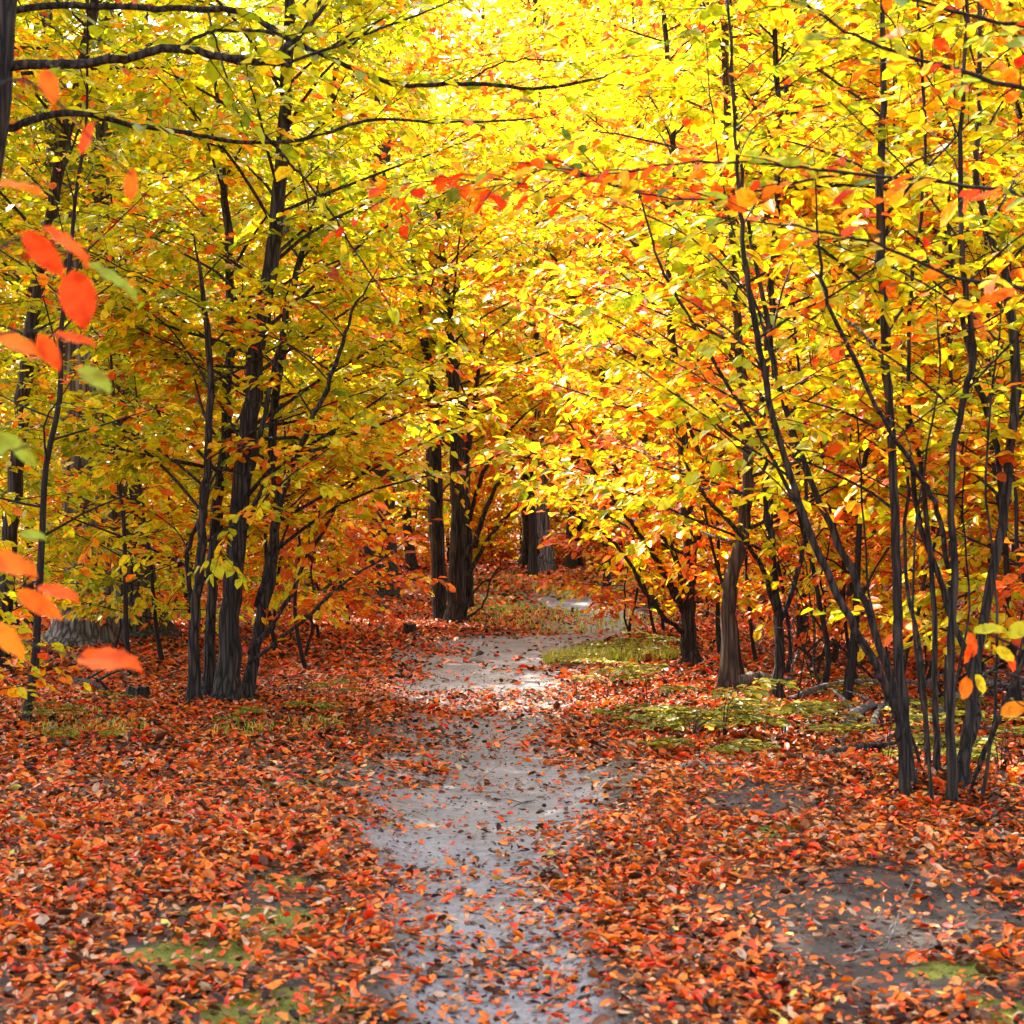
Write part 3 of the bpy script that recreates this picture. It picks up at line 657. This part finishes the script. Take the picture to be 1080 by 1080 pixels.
hero('overhanging_tree', 'near tree whose dark branches reach across the upper left', G, 6.0, M_BARK, habit(.34, .0, leaf=.085, lsp=.07, tw=.45, tsp=.15, len=2.4, prof=lambda t: 1 - .3 * t))

# right many-stemmed shrub
qH = habit(.40, .25, 1.3, leaf=.085, lsp=.05, tw=.36, tsp=.13, len=1.0, el=lambda t: .8, prof=lambda t: 1.0, flat=.35, bare=.3, sub=.34)
H_ST = [
    ([(960, 868, 10), (954, 757, 9.5), (947, 668, 9), (945, 560, 8.5), (938, 430, 8), (932, 330, 8), (928, 200, 6.5), (932, 90, 5), (930, -20, 4), (926, -160, 3), (920, -420, 2)], 0, .3, 22),
    ([(957, 850, 9), (950, 775, 8.5), (934, 724, 8), (902, 664, 7.5), (872, 604, 7), (843, 530, 6.5), (815, 440, 6), (798, 350, 5), (786, 270, 4), (778, 180, 3), (772, 90, 2.4), (768, 0, 2), (755, -200, 1.3)], -.1, -.4, 13),
    ([(962, 850, 8), (945, 740, 7.5), (922, 662, 7), (897, 600, 7), (866, 532, 6), (838, 460, 5.5), (818, 395, 5), (808, 330, 4), (790, 240, 3), (780, 160, 2.4), (770, 0, 2), (775, -180, 1.2)], .15, .5, 12),
    ([(1012, 862, 12), (1020, 772, 10), (1035, 668, 9), (1056, 557, 9), (1066, 470, 8.5), (1072, 400, 8), (1062, 300, 7), (1046, 255, 6), (1030, 180, 5), (1034, 60, 4), (1030, -60, 3.5), (1024, -260, 3), (1010, -480, 2)], .05, .4, 20),
    ([(1006, 860, 9), (1002, 770, 8), (1003, 690, 7.5), (1007, 600, 7), (1002, 530, 6.5), (1012, 440, 6), (1026, 380, 5), (1018, 300, 4.5), (1012, 190, 4), (1018, 60, 3), (1020, -40, 3), (1000, -250, 2.4), (990, -440, 1.6)], -.2, -.2, 18),
    ([(990, 850, 6), (986, 740, 5.5), (984, 620, 5), (972, 500, 4.5), (958, 420, 4), (962, 300, 3), (975, 180, 2.4), (972, 60, 2.4), (960, -150, 1.6)], .3, .5, 12),
    ([(1000, 600, 5), (990, 540, 5), (965, 495, 4.5), (930, 440, 4), (900, 378, 3.6), (874, 320, 3), (862, 250, 2), (858, 160, 1.3)], -.2, -.5, 5),
    ([(1020, 800, 7), (1030, 740, 6.5), (1000, 640, 6), (968, 540, 5), (960, 470, 4.5), (950, 390, 3)], .2, .5, 5),
    ([(1060, 560, 6), (1050, 470, 6), (1026, 390, 5), (1012, 320, 4), (1000, 250, 3), (1004, 160, 2)], .3, .4, 5),
    ([(980, 840, 5), (972, 700, 4), (955, 600, 3.6), (958, 470, 3), (950, 350, 2)], .4, .6, 5),
    ([(866, 590, 4), (845, 540, 4), (790, 440, 3.4), (742, 362, 2.8), (702, 290, 2.2), (680, 228, 1.6), (668, 150, 1)], -.1, -.2, 5),
    ([(836, 470, 2.6), (815, 380, 2.2), (790, 300, 1.8), (770, 230, 1.5), (752, 120, 1.2), (742, 20, 1)], .1, .4, 4),
    ([(985, 858, 3), (975, 760, 2.8), (962, 640, 2.5), (970, 520, 2), (990, 400, 1.6), (985, 280, 1)], -.25, .2, 4),
    ([(1030, 862, 3.2), (1048, 760, 3), (1052, 640, 2.6), (1040, 500, 2.2), (1050, 380, 1.6), (1064, 240, 1)], -.15, .1, 4),
    ([(975, 856, 2.6), (962, 780, 2.4), (930, 690, 2.2), (912, 580, 2), (905, 450, 1.6), (880, 330, 1)], .3, .3, 4),
    ([(1022, 858, 2.6), (1034, 800, 2.4), (1062, 740, 2.2), (1085, 640, 2), (1100, 500, 1.4)], .2, .2, 3),
    ([(1000, 856, 2.4), (1002, 760, 2.2), (1022, 640, 2), (1016, 520, 1.7), (1030, 400, 1.2)], .4, .3, 3),
    ([(1082, 690, 4), (1060, 742, 4.5), (1040, 790, 5), (1020, 845, 5)], -.3, .2, 0),
]
hs = [dict(pts=[(a, b, r * (.74 if b > 400 else .9)) for a, b, r in p], off=o, dd=dd, n=n, z0=1.3, g=p[0][1] > 820, flare=.25, sides=9, jit=.005, len=.9) for p, o, dd, n in H_ST]
hero('many_stemmed_shrub', 'tall shrub of many slender dark stems fanning up at the right', hs, 6.65, M_BARK_RIGHT, qH, cat='shrub')

# near branches entering from the right
bs = dict(tw=.16, lsp=.045, tsp=.07, tint=.42, leaf=.075, droop=.7, up=-.05, nr=.5, spread=.2)
I_ST = [dict(pts=[(1260, 1100, 16), (1240, 800, 14), (1215, 500, 13), (1200, 250, 12), (1190, 0, 10), (1180, -300, 7), (1170, -600, 4)], part='trunk', n=10, z0=2.4, q=dict(len=1.6)),
        dict(pts=[(1200, 150, 4.5), (1140, 118, 4), (1080, 95, 3.5), (1000, 72, 3), (950, 57, 2.6), (900, 36, 2.2), (850, 4, 1.6), (820, -25, 1)], g=False, part='branch', spray=dict(bs, tint=.36)),
        dict(pts=[(1200, 240, 4), (1080, 206, 3), (980, 191, 2.6), (880, 180, 2.2), (800, 172, 1.8), (720, 172, 1.4), (640, 184, 1), (500, 200, .6)], g=False, part='branch', dd=.3, spray=dict(bs, tint=.54, tsp=.07)),
        dict(pts=[(900, 182, 2), (820, 196, 1.8), (740, 212, 1.5), (660, 200, 1.3), (590, 178, 1.1), (520, 192, .9), (455, 190, .7), (400, 212, .4)], g=False, part='branch', off=.3, dd=.5, spray=dict(bs, tint=.57, tsp=.055, tw=.2, droop=.6, spread=.24, leaf=.068)),
        dict(pts=[(1205, 340, 4), (1080, 305, 3), (1000, 290, 2.5), (920, 256, 2), (840, 240, 1.5), (740, 226, .9)], g=False, part='branch', dd=.1, spray=dict(bs, tint=.50, tsp=.085)),
        dict(pts=[(1195, 60, 4), (1090, 30, 3), (1000, 10, 2.4), (930, -10, 1.6)], g=False, part='branch', off=.2, spray=dict(bs, tint=.30, tw=.24))]
hero('leaning_in_tree', 'near tree whose leafy green and orange branches enter at right', I_ST, 4.2, M_TWIG, habit(.4, 0, leaf=.085, lsp=.06, tw=.34, tsp=.14, len=1.4), tpl=T_CURL, leafmat=M_NEAR)

# trees across the path, right middle distance
qJ = habit(.50, .28, 2.2, leaf=.105, lsp=.056, tw=.5, tsp=.13, len=2.0, el=lambda t: .5 + .4 * t, prof=lambda t: 1 - .3 * t, flat=.18, sub=.36)
hero('brown_trunk_tree', 'tree with warm brown lit trunk behind the green seedlings', [
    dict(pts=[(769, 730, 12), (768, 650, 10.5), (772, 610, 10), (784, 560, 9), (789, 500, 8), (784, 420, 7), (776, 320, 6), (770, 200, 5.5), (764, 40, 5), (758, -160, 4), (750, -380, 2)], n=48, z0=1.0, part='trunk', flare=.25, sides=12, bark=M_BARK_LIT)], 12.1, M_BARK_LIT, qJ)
J2 = [dict(pts=[(727, 702, 10), (727, 640, 9), (728, 590, 9), (724, 530, 8), (716, 430, 6), (705, 300, 4.5), (712, 150, 4), (700, 20, 3.5), (706, -150, 3), (690, -340, 2)], n=42, z0=1.0, part='trunk')]
for pts, dd in (([(724, 650, 4.5), (700, 600, 4), (672, 560, 3.4), (640, 515, 2.8), (612, 470, 2), (590, 420, 1.2)], -.8),
                ([(724, 620, 4.5), (706, 575, 4), (672, 526, 3.4), (640, 480, 2.6), (606, 426, 2), (580, 370, 1.2)], .6),
                ([(722, 670, 3.5), (690, 640, 3), (660, 590, 2.6), (628, 555, 2), (590, 540, 1)], -.6),
                ([(726, 600, 4), (742, 540, 3.5), (735, 470, 3), (700, 390, 2), (672, 330, 1.2)], -1),
                ([(722, 650, 3), (706, 622, 2.5), (690, 590, 2), (676, 560, 1.2)], -.3)):
    J2.append(dict(pts=pts, dd=dd, g=False, part='branch', spray=dict(tw=.55, lsp=.07, tsp=.115, tint=.66)))
hero('arching_tree', 'dark tree whose branches arch left over the path at the bend', J2, 14.6, M_BARK, qJ)
qJ2 = dict(qJ, len=2.3, tint=lambda z: .46 + .26 * math.exp(-max(z - .4, 0) / 1.4))
hero('slim_forked_tree', 'slim dark tree right of the brown-trunked tree with rising branches', [
    dict(pts=[(820, 745, 7), (821, 690, 6.5), (820, 640, 6), (812, 560, 5), (806, 510, 5), (806, 420, 4.5), (815, 300, 4.5), (820, 150, 4), (815, -40, 3.5), (805, -240, 3), (800, -440, 2)], n=46, z0=1.0, part='trunk'),
    dict(pts=[(820, 650, 4), (800, 590, 3.5), (760, 540, 3), (728, 500, 2.2), (706, 440, 1.4)], g=False, part='branch', dd=-.6, spray=dict(tw=.4, lsp=.065, tsp=.11, tint=.68)),
    dict(pts=[(821, 660, 4), (842, 600, 3.5), (850, 540, 3), (848, 450, 2)], g=False, part='branch', dd=.3, n=5, z0=1.2, len=1.0)], 11.3, M_BARK, qJ2)

# near left sapling with big blurred leaves, each leaf a part
def edge_sapling(name, label, d, stem, twigs, leaves, lw):
    b = stem_path(stem, d)[0][0]; loc = np.array([b[0], b[1], gz(b[0], b[1])])
    root = thing(name, loc, label, 'sapling')
    P, R = stem_path(stem, d, 0, 5, .003); w_ = MB(); tube(w_, P - loc, R, 7); w_.obj('stem', M_TWIG, root)
    for pts, dd in twigs:
        P, R = stem_path(pts, d, dd, 5, .002, False); w_ = MB(); tube(w_, P - loc, R, 5); w_.obj('twig', M_TWIG, root)
    for (px, py, ang, Lp, tilt, t, do) in leaves:
        # ang: heading in the plane facing the path, tilt: how far the blade is turned edge-on
        c = W(px, py, d + do); L = Lp / F * (d + do); dr = np.array([math.cos(ang), random.uniform(-.35, .35), math.sin(ang)])
        n = np.array([-math.sin(ang) * math.sin(tilt), -math.cos(tilt), math.cos(ang) * math.sin(tilt)])
        lv = Leaves(); lv.add(c - dr * L * .5, dr, n, L, t); mb = MB(); lv.build(mb, T_FINE, lw)
        mb.V = [v - loc for v in mb.V]
        st_ = MB()
        mb.obj('leaf', M_NEAR, root)
    return root
R_ = math.radians
edge_sapling('sapling', 'near sapling with large blurred orange leaves poking in at left edge', 2.2,
    [(-150, 1480, 12), (-140, 1000, 10), (-120, 600, 9), (-110, 300, 7), (-100, 50, 5), (-90, -120, 3)],
    [([(-115, 330, 4), (-60, 290, 3), (0, 262, 2.2), (30, 250, 1.8), (62, 262, 1.4), (78, 285, 1)], .05), ([(-112, 420, 4), (-50, 380, 3), (0, 352, 2.2), (45, 350, 1.5), (70, 358, 1)], -.05),
     ([(-122, 700, 4), (-60, 650, 3), (0, 618, 2.2), (40, 615, 1.4)], .05), ([(-122, 720, 4), (-60, 690, 3), (0, 672, 2.4), (60, 688, 1.6), (90, 694, 1)], -.02),
     ([(-105, 200, 3.5), (-50, 140, 3), (10, 85, 2.2), (60, 108, 1.6), (100, 150, 1.2), (140, 186, .9)], .1), ([(-118, 560, 3), (-60, 510, 2.4), (0, 480, 1.6), (30, 470, 1)], .05)],
    [(46, 268, R_(-48), 62, .3, .82, 0), (83, 316, R_(-78), 64, .2, .84, .03), (70, 258, R_(-36), 66, 1.15, .72, -.05), (120, 296, R_(-32), 66, 1.2, .28, .1),
     (52, 372, R_(-60), 44, .4, .74, 0), (22, 366, R_(-20), 62, 1.05, .66, 0), (78, 358, R_(-10), 50, .95, .74, .05), (100, 400, R_(-35), 46, .9, .32, .08),
     (52, 92, R_(-70), 44, .4, .72, .05), (92, 145, R_(70), 38, .5, .78, .1), (139, 193, R_(82), 34, .4, .72, .15), (14, 197, R_(-6), 66, 1.2, .62, -.1),
     (42, 638, R_(-28), 58, .4, .72, 0), (62, 626, R_(-14), 50, 1.05, .74, .05), (12, 596, R_(-18), 62, .95, .70, -.05), (8, 676, R_(-42), 56, .7, .6, -.1),
     (116, 698, R_(-4), 76, 1.0, .72, .02), (-4, 470, R_(20), 52, .4, .3, 0), (25, 478, R_(-50), 40, .5, .3, .2), (35, 565, R_(-10), 30, .9, .3, .4)], .50)
edge_sapling('sapling', 'sapling with yellow-green and orange leaves poking in at lower right', 4.6,
    [(1130, 1000, 5), (1120, 850, 4.5), (1110, 700, 4), (1108, 600, 3)],
    [([(1112, 720, 2.4), (1085, 690, 2), (1050, 672, 1.6), (1020, 664, 1.1)], 0), ([(1116, 780, 2.4), (1095, 755, 2), (1072, 740, 1.5)], 0), ([(1112, 740, 2.2), (1070, 712, 1.7), (1028, 708, 1.1)], .1)],
    [(1025, 680, R_(-80), 27, .4, .72, 0), (1040, 664, R_(10), 29, .8, .36, 0), (1060, 690, R_(-30), 25, .6, .42, 0), (1066, 698, R_(-70), 25, .5, .78, .05), (1018, 726, R_(-100), 25, .3, .66, .1),
     (1034, 722, R_(-60), 26, .4, .42, .1), (1070, 748, R_(20), 34, .6, .58, 0), (1050, 664, R_(-8), 29, 1.0, .40, .05), (1075, 664, R_(40), 27, .6, .40, 0), (1020, 690, R_(-95), 24, .5, .76, 0)], .58)
qN = habit(.52, .1, 1, leaf=.09, lsp=.06, tw=.25, tsp=.11, len=.55, flat=-.2)
hero('low_leafy_plant', 'low young beech with yellow leaves at the left picture edge', [dict(pts=[(-35, 775, 3), (-30, 735, 2.6), (-20, 700, 2), (-10, 660, 1.4)], n=7, z0=.25, len=.6)], 9.2, M_TWIG, qN, cat='sapling')

# the far wood that closes every view: leaf masses beyond the last single trees
lv = Leaves(); n = 900
cxs = rng.uniform(-75, 75, n); cys = rng.uniform(84, 112, n); czs = rng.uniform(0, 1, n) ** .8 * 30
for a_, b_, c_ in zip(cxs, cys, czs):
    m = 60; rr = rng.normal(0, 1, (m, 3)) * [1.7, 1.5, .8]; p = rr + [a_, b_, float(ground_z(np.array([a_]), np.array([b_]))[0]) + c_ + .6]
    ang = rng.uniform(0, 6.28, m); nn = np.stack([rng.normal(0, .6, m), rng.normal(0, .6, m), np.ones(m)], -1)
    lv.add(p, np.stack([np.cos(ang), np.sin(ang), rng.normal(-.3, .3, m)], -1), nn, rng.uniform(.5, .9, m), .55 + rng.normal(0, .09) + rng.normal(0, .13, m) - .006 * c_)
mb = MB(); lv.build(mb, T_SIMPLE)
tag(mb.obj('distant_wood', M_LEAF), 'far yellow and orange wood closing the view behind the trees', 'wood', kind='stuff')

# ------------------------------------------------------------------ low plants and ground things
P_SEED = []
for s in range(4):
    root = thing('seedling', (0, 0, 0), None, None); wood = MB(); lv = Leaves(); H = random.uniform(.14, .34)
    for st in range(3):
        a = random.uniform(0, 6.28); d = np.array([math.cos(a), math.sin(a), 0]); e = np.array([0, 0, H * random.uniform(.6, 1.1)])
        P = np.array([[0, 0, -.02], e * .6 + d * .03, e + d * .14, e * .98 + d * .30]); tube(wood, P, [.004, .003, .002, .001], 4, False)
        for f in (.35, .5, .65, .8, 1.0):
            b = P[1] + (P[3] - P[1]) * f; b[2] = np.interp(f, [0, .5, 1], [P[1][2], P[2][2], P[3][2]])
            for sg in (-1, 1):
                dv = rot_az(d[None], sg * random.uniform(.6, 1.1))[0]; Q = np.array([b, b + dv * .06, b + dv * .14 - [0, 0, .01]]); tube(wood, Q, [.0015, .0012, .001], 3, False)
                twig_leaves(lv, Q, .062, .032, random.uniform(.2, .6), .12, .25, .3)
    wood.obj('stem', M_TWIG, root); mb = MB(); lv.build(mb, T_CURL, .62, (.6, .3)); mb.obj('foliage', M_SEED, root); P_SEED.append(root)
k = 0
for _ in range(19):
    px = random.gauss(768, 60); py = random.gauss(766, 25)
    if not (665 < px < 890 and 722 < py < 815): continue
    x_, y_ = gpt(px, py)
    put(P_SEED, k, x_, y_, 'seedling', 'low green seedling in the carpet right of the path', 'seedling', 'green seedlings right of the path', random.uniform(.5, 1.15)); k += 1
for px, py in [(640, 740), (655, 700), (625, 695), (650, 690), (670, 698), (690, 694), (612, 702), (640, 682), (935, 800), (1060, 800), (910, 740), (880, 720), (640, 725), (1040, 770), (960, 760), (985, 815), (1055, 840), (935, 840), (1000, 800), (1070, 815)]:
    x_, y_ = gpt(px, py); put(P_SEED, k, x_, y_, 'seedling', 'lone green seedling among fallen leaves right of the path', 'seedling', 'lone seedlings right of the path', random.uniform(.6, 1.0)); k += 1
for px, py in [(100, 765), (250, 768), (330, 755), (90, 785), (345, 745), (60, 770)]:
    x_, y_ = gpt(px, py); put(P_SEED, k, x_, y_, 'seedling', 'small green seedling on the leafy floor left of the path', 'seedling', 'seedlings left of the path', random.uniform(.5, .8)); k += 1

def grass(clumps, per, h):
    mb = MB(); P0 = []
    for px, py, rx, ry, n in clumps:
        cx, cy = gpt(px, py); a = rng.uniform(0, 6.28, n); r = np.sqrt(rng.uniform(0, 1, n))
        P0.append(np.stack([cx + rx * r * np.cos(a), cy + ry * r * np.sin(a)], -1))
    P0 = np.vstack(P0); n = len(P0); z = ground_z(P0[:, 0], P0[:, 1])
    a = rng.uniform(0, 6.28, n); hh = h * rng.uniform(.5, 1.3, n); d = np.stack([np.cos(a), np.sin(a)], -1); ln = rng.uniform(.2, .9, n)[:, None]
    b = np.c_[P0, z]; sd = np.c_[-d[:, 1], d[:, 0], np.zeros(n)] * .0035 * (P0[:, 1:2] / 9)
    m1 = b + np.c_[d * ln * hh[:, None] * .35, hh * .6]; m2 = b + np.c_[d * ln * hh[:, None], hh * .9]
    V = np.stack([b - sd, b + sd, m1 + sd * .8, m1 - sd * .8, m2], 1).reshape(-1, 3); o = (np.arange(n) * 5)[:, None]
    t = rng.uniform(.05, 1, n)
    mb.add(V, [np.array([[0, 1, 2, 3]]) + o, np.array([[3, 2, 4]]) + o], t)
    return mb
tag(grass([(645, 692, .7, 1.2, 1500), (590, 652, 1.5, 2.6, 700), (560, 622, 3, 5, 700), (610, 628, 1.0, 2, 400)], 1, .12).obj('grass', M_GRASS), 'yellow-green grass at the edge of the bend and beyond', 'grass', kind='stuff')
tag(grass([(90, 775, .35, .4, 260), (60, 760, .3, .3, 120), (255, 775, .2, .2, 90), (335, 770, .2, .3, 90)], 1, .075).obj('grass', M_GRASS), 'thin grass tufts scattered among the fallen leaves', 'grass', kind='stuff')

n = 60000; mx_ = rng.uniform(-2.2, 2.2, n); my_ = 3 + 8 * rng.uniform(0, 1, n) ** 1.5
ok = rng.uniform(0, 1, n) < smooth(.32, .9, moss_mask(mx_, my_) + (fbm(mx_, my_, .2, 71) - .5) * 1.3); mx_ = mx_[ok]; my_ = my_[ok]; n = len(mx_)
mb = MB(); a = rng.uniform(0, 6.28, n); hh = rng.uniform(.006, .016, n); b = np.stack([mx_, my_, ground_z(mx_, my_) - .001], -1)
sd_ = np.stack([np.cos(a), np.sin(a), np.zeros(n)], -1) * .0022; tp = b + np.stack([rng.normal(0, .005, n), rng.normal(0, .005, n), hh], -1)
mb.add(np.stack([b - sd_, b + sd_, tp], 1).reshape(-1, 3), [np.array([[0, 1, 2]]) + (np.arange(n) * 3)[:, None]], rng.uniform(.05, .8, n))
tag(mb.obj('moss', M_GRASS), 'short green moss growing through the leaves by the path', 'moss', kind='stuff')

def fallen(name, label, pts, r, mat, group=None, tw=3, lift=.03, cat='fallen branch'):
    """a branch lying on the ground, given by ground pixels"""
    P = np.array([[*gpt(a, b), 0] for a, b in pts]); P = catmull(P, 5); P[:, 2] = ground_z(P[:, 0], P[:, 1]) + r + lift * np.abs(np.sin(np.linspace(0, PI, len(P)))) + rng.normal(0, r * .2, len(P))
    loc = P[0].copy(); mb = MB(); tube(mb, P, np.linspace(r, r * .35, len(P)), 8, True, .08)
    for i in range(tw):
        k = random.randint(2, len(P) - 2); d = P[k] - P[k - 1]; d /= np.linalg.norm(d); d = rot_az(d[None], random.choice((-1, 1)) * random.uniform(.5, 1))[0] + [0, 0, random.uniform(0, .7)]
        L = random.uniform(.12, .4); tube(mb, np.array([P[k], P[k] + d * L * .5, P[k] + d * L + [0, 0, -.03]]), [r * .45, r * .3, r * .12], 5, False)
    return tag(mb.obj(name, mat, None, True, loc), label, cat, group)
fallen('fallen_log', 'pale broken log lying behind the right shrub stems', [(895, 772), (912, 764), (935, 752)], .040, M_DEAD, tw=2, cat='log')
fallen('fallen_log', 'second pale log crossing beside the broken log', [(920, 775), (928, 760), (932, 742)], .026, M_DEAD, tw=1, cat='log')
fallen('fallen_branch', 'grey fallen branch at the foot of the brown trunk', [(780, 728), (800, 722), (826, 726)], .05, M_DEAD, tw=1)
fallen('fallen_branch', 'long dark fallen branch left of the shrub foot', [(865, 812), (900, 806), (948, 796)], .028, M_BARK, tw=2)
fallen('fallen_branch', 'thin pale fallen branch in the right thicket', [(830, 742), (880, 735), (960, 730), (1010, 735)], .025, M_DEAD, tw=5, lift=.1)
fallen('fallen_branch', 'slanting dry branch at the right edge behind the shrub', [(985, 770), (1040, 745), (1090, 740)], .03, M_DEAD, tw=5, lift=.15)
fallen('fallen_branch', 'twiggy brown branch lying left beside the stump', [(75, 722), (95, 728), (118, 735)], .03, M_BARK, tw=3)
fallen('fallen_twig', 'thin bent twig on leaves at the left foreground', [(118, 890), (135, 898), (148, 925), (155, 935)], .006, M_TWIG, tw=2, cat='twig')
fallen('fallen_branch', 'pale stick on leaves below the seedlings', [(716, 828), (735, 834), (750, 845)], .016, M_DEAD, tw=1)
for k in range(44):                                         # dry sticks caught among the saplings
    px = random.uniform(820, 1090); py = random.uniform(690, 745); x_, y_ = gpt(px, py); a = random.uniform(0, 6.28); e = random.uniform(.15, .9); L = random.uniform(.8, 2.3)
    b = np.array([x_, y_, gz(x_, y_) - .02]); d = np.array([math.cos(a) * math.cos(e), math.sin(a) * math.cos(e), math.sin(e)])
    P = [b]
    for i in range(5): d = d + rng.normal(0, .12, 3); d /= np.linalg.norm(d); P.append(P[-1] + d * L / 5)
    mb = MB(); r = random.uniform(.006, .016); tube(mb, np.array(P), np.linspace(r, r * .3, 6), 5, False)
    for i in range(3):
        q0 = P[random.randint(1, 4)]; d2 = d + rng.normal(0, .5, 3); tube(mb, np.array([q0, q0 + d2 * .15, q0 + d2 * .35]), [r * .5, r * .3, r * .15], 3, False)
    tag(mb.obj('dry_stick', M_DEAD if k % 3 == 0 else M_BARK, None, True, b), 'dry leafless stick leaning in the dark brush at right', 'stick', 'dry sticks in the right thicket')

for k in range(16):
    px = random.uniform(40, 1040); py = random.uniform(790, 1060); dx = random.uniform(-60, 60); dy = random.uniform(-12, 12)
    fallen('fallen_twig', 'thin dry twig lying on the leaf litter in the foreground', [(px, py), (px + dx * .5, py + dy * .7 + random.uniform(-5, 5)), (px + dx, py + dy)], random.uniform(.003, .006), M_TWIG if k % 2 else M_DEAD, 'twigs on the near leaf litter', 2, .015, 'twig')

def stump(label, px, py, w, h):
    x_, y_ = gpt(px, py); r = w / F * y_ / 2; z = gz(x_, y_); root = thing('tree_stump', (x_, y_, z), label, 'stump')
    a = np.linspace(0, 2 * PI, 18, endpoint=False); rows = []
    for t, k in ((-.1, 1.5), (.08, 1.25), (.35, 1.02), (.8, .95), (1.0, .93)):
        rr = r * k * (1 + .10 * np.sin(a * 5 + 1) * (1.4 - t) + rng.normal(0, .03, 18)); rows.append(np.stack([rr * np.cos(a), rr * np.sin(a), np.full(18, h * t) + (rng.normal(0, h * .06, 18) if t == 1 else 0)], -1))
    V = np.vstack(rows); i = np.arange(4)[:, None] * 18; j = np.arange(18)[None]; kk = (j + 1) % 18
    mb = MB(); mb.add(V, [np.stack([i + j, i + kk, i + 18 + kk, i + 18 + j], -1).reshape(-1, 4)]); mb.obj('bark', M_BARK, root)
    top = MB(); top.add(np.vstack([V[-18:] * [.97, .97, 1] - [0, 0, .003], [[0, 0, h * .93]]]), [np.array([[q, (q + 1) % 18, 18] for q in range(18)])]); top.obj('cut_face', M_CUT, root)
stump('small dark stump standing on the leafy floor at left', 145, 738, 26, .10)
stump('tiny dark stump at the left edge of the bend', 432, 671, 14, .13)
def stone(label, px, py, s):
    x_, y_ = gpt(px, py); a = np.linspace(0, 2 * PI, 10, endpoint=False); rows = []
    for ph in (-.9, -.4, .1, .6, 1.1, 1.45):
        rr = s * math.cos(ph) * (1 + rng.normal(0, .13, 10)); rows.append(np.stack([rr * np.cos(a) * 1.3, rr * np.sin(a), np.full(10, s * .8 * math.sin(ph))], -1))
    V = np.vstack(rows); i = np.arange(5)[:, None] * 10; j = np.arange(10)[None]; kk = (j + 1) % 10
    mb = MB(); mb.add(V, [np.stack([i + j, i + kk, i + 10 + kk, i + 10 + j], -1).reshape(-1, 4), np.arange(50, 60)[None]])
    o = mb.obj('stone', M_STONE); o.location = (x_, y_, gz(x_, y_) + s * .3); tag(o, label, 'stone')
stone('small dark stone on the pale path at the bend', 503, 690, .055)

for o in list(bpy.data.objects):                            # protos that were never placed
    if o.parent is None and o.type == 'EMPTY' and 'label' not in o:
        for ch in list(o.children): bpy.data.objects.remove(ch)
        bpy.data.objects.remove(o)

# ------------------------------------------------------------------ light, sky, camera
SUN_AZ, SUN_EL = math.radians(-34), math.radians(50)        # ahead of the camera and to its left
w = bpy.data.worlds.new('World'); scene.world = w; w.use_nodes = True; nt = w.node_tree
bg = nt.nodes['Background']; sky = nt.nodes.new('ShaderNodeTexSky'); sky.sky_type = 'NISHITA'; sky.sun_disc = False
sky.sun_elevation = SUN_EL; sky.sun_rotation = SUN_AZ; sky.air_density = 1.0; sky.dust_density = 4
hs = nt.nodes.new('ShaderNodeHueSaturation'); hs.inputs['Saturation'].default_value = .6
nt.links.new(sky.outputs[0], hs.inputs['Color']); nt.links.new(hs.outputs[0], bg.inputs[0]); bg.inputs[1].default_value = .15
ld = bpy.data.lights.new('sun', 'SUN'); ld.energy = 2.9; ld.angle = math.radians(.53); ld.color = (1, .93, .82)
sun = bpy.data.objects.new('sun', ld); C.objects.link(sun)
from mathutils import Vector
sd = Vector((math.sin(SUN_AZ) * math.cos(SUN_EL), math.cos(SUN_AZ) * math.cos(SUN_EL), math.sin(SUN_EL)))
sun.rotation_euler = sd.to_track_quat('Z', 'Y').to_euler(); sun.location = (8, 10, 30)

cd = bpy.data.cameras.new('camera'); cam = bpy.data.objects.new('camera', cd); C.objects.link(cam)
cam.location = (0, 0, EYE); cam.rotation_euler = (PI / 2, 0, 0)
cd.sensor_width = 36; cd.lens = 36 * F / 1080; cd.shift_y = (HOR - 540) / 1080; cd.clip_start = .05; cd.clip_end = 1000
cd.dof.use_dof = True; cd.dof.focus_distance = 11.5; cd.dof.aperture_fstop = 6.7
scene.camera = cam
scene.view_settings.view_transform = 'Standard'; scene.view_settings.look = 'None'; scene.view_settings.exposure = 2.7; scene.view_settings.gamma = 1
cy = scene.cycles
cy.max_bounces = 7; cy.diffuse_bounces = 5; cy.glossy_bounces = 2; cy.transmission_bounces = 6; cy.transparent_max_bounces = 4
cy.use_denoising = True; cy.denoiser = 'OPENIMAGEDENOISE'; cy.caustics_reflective = False; cy.caustics_refractive = False
cy.sample_clamp_indirect = 6
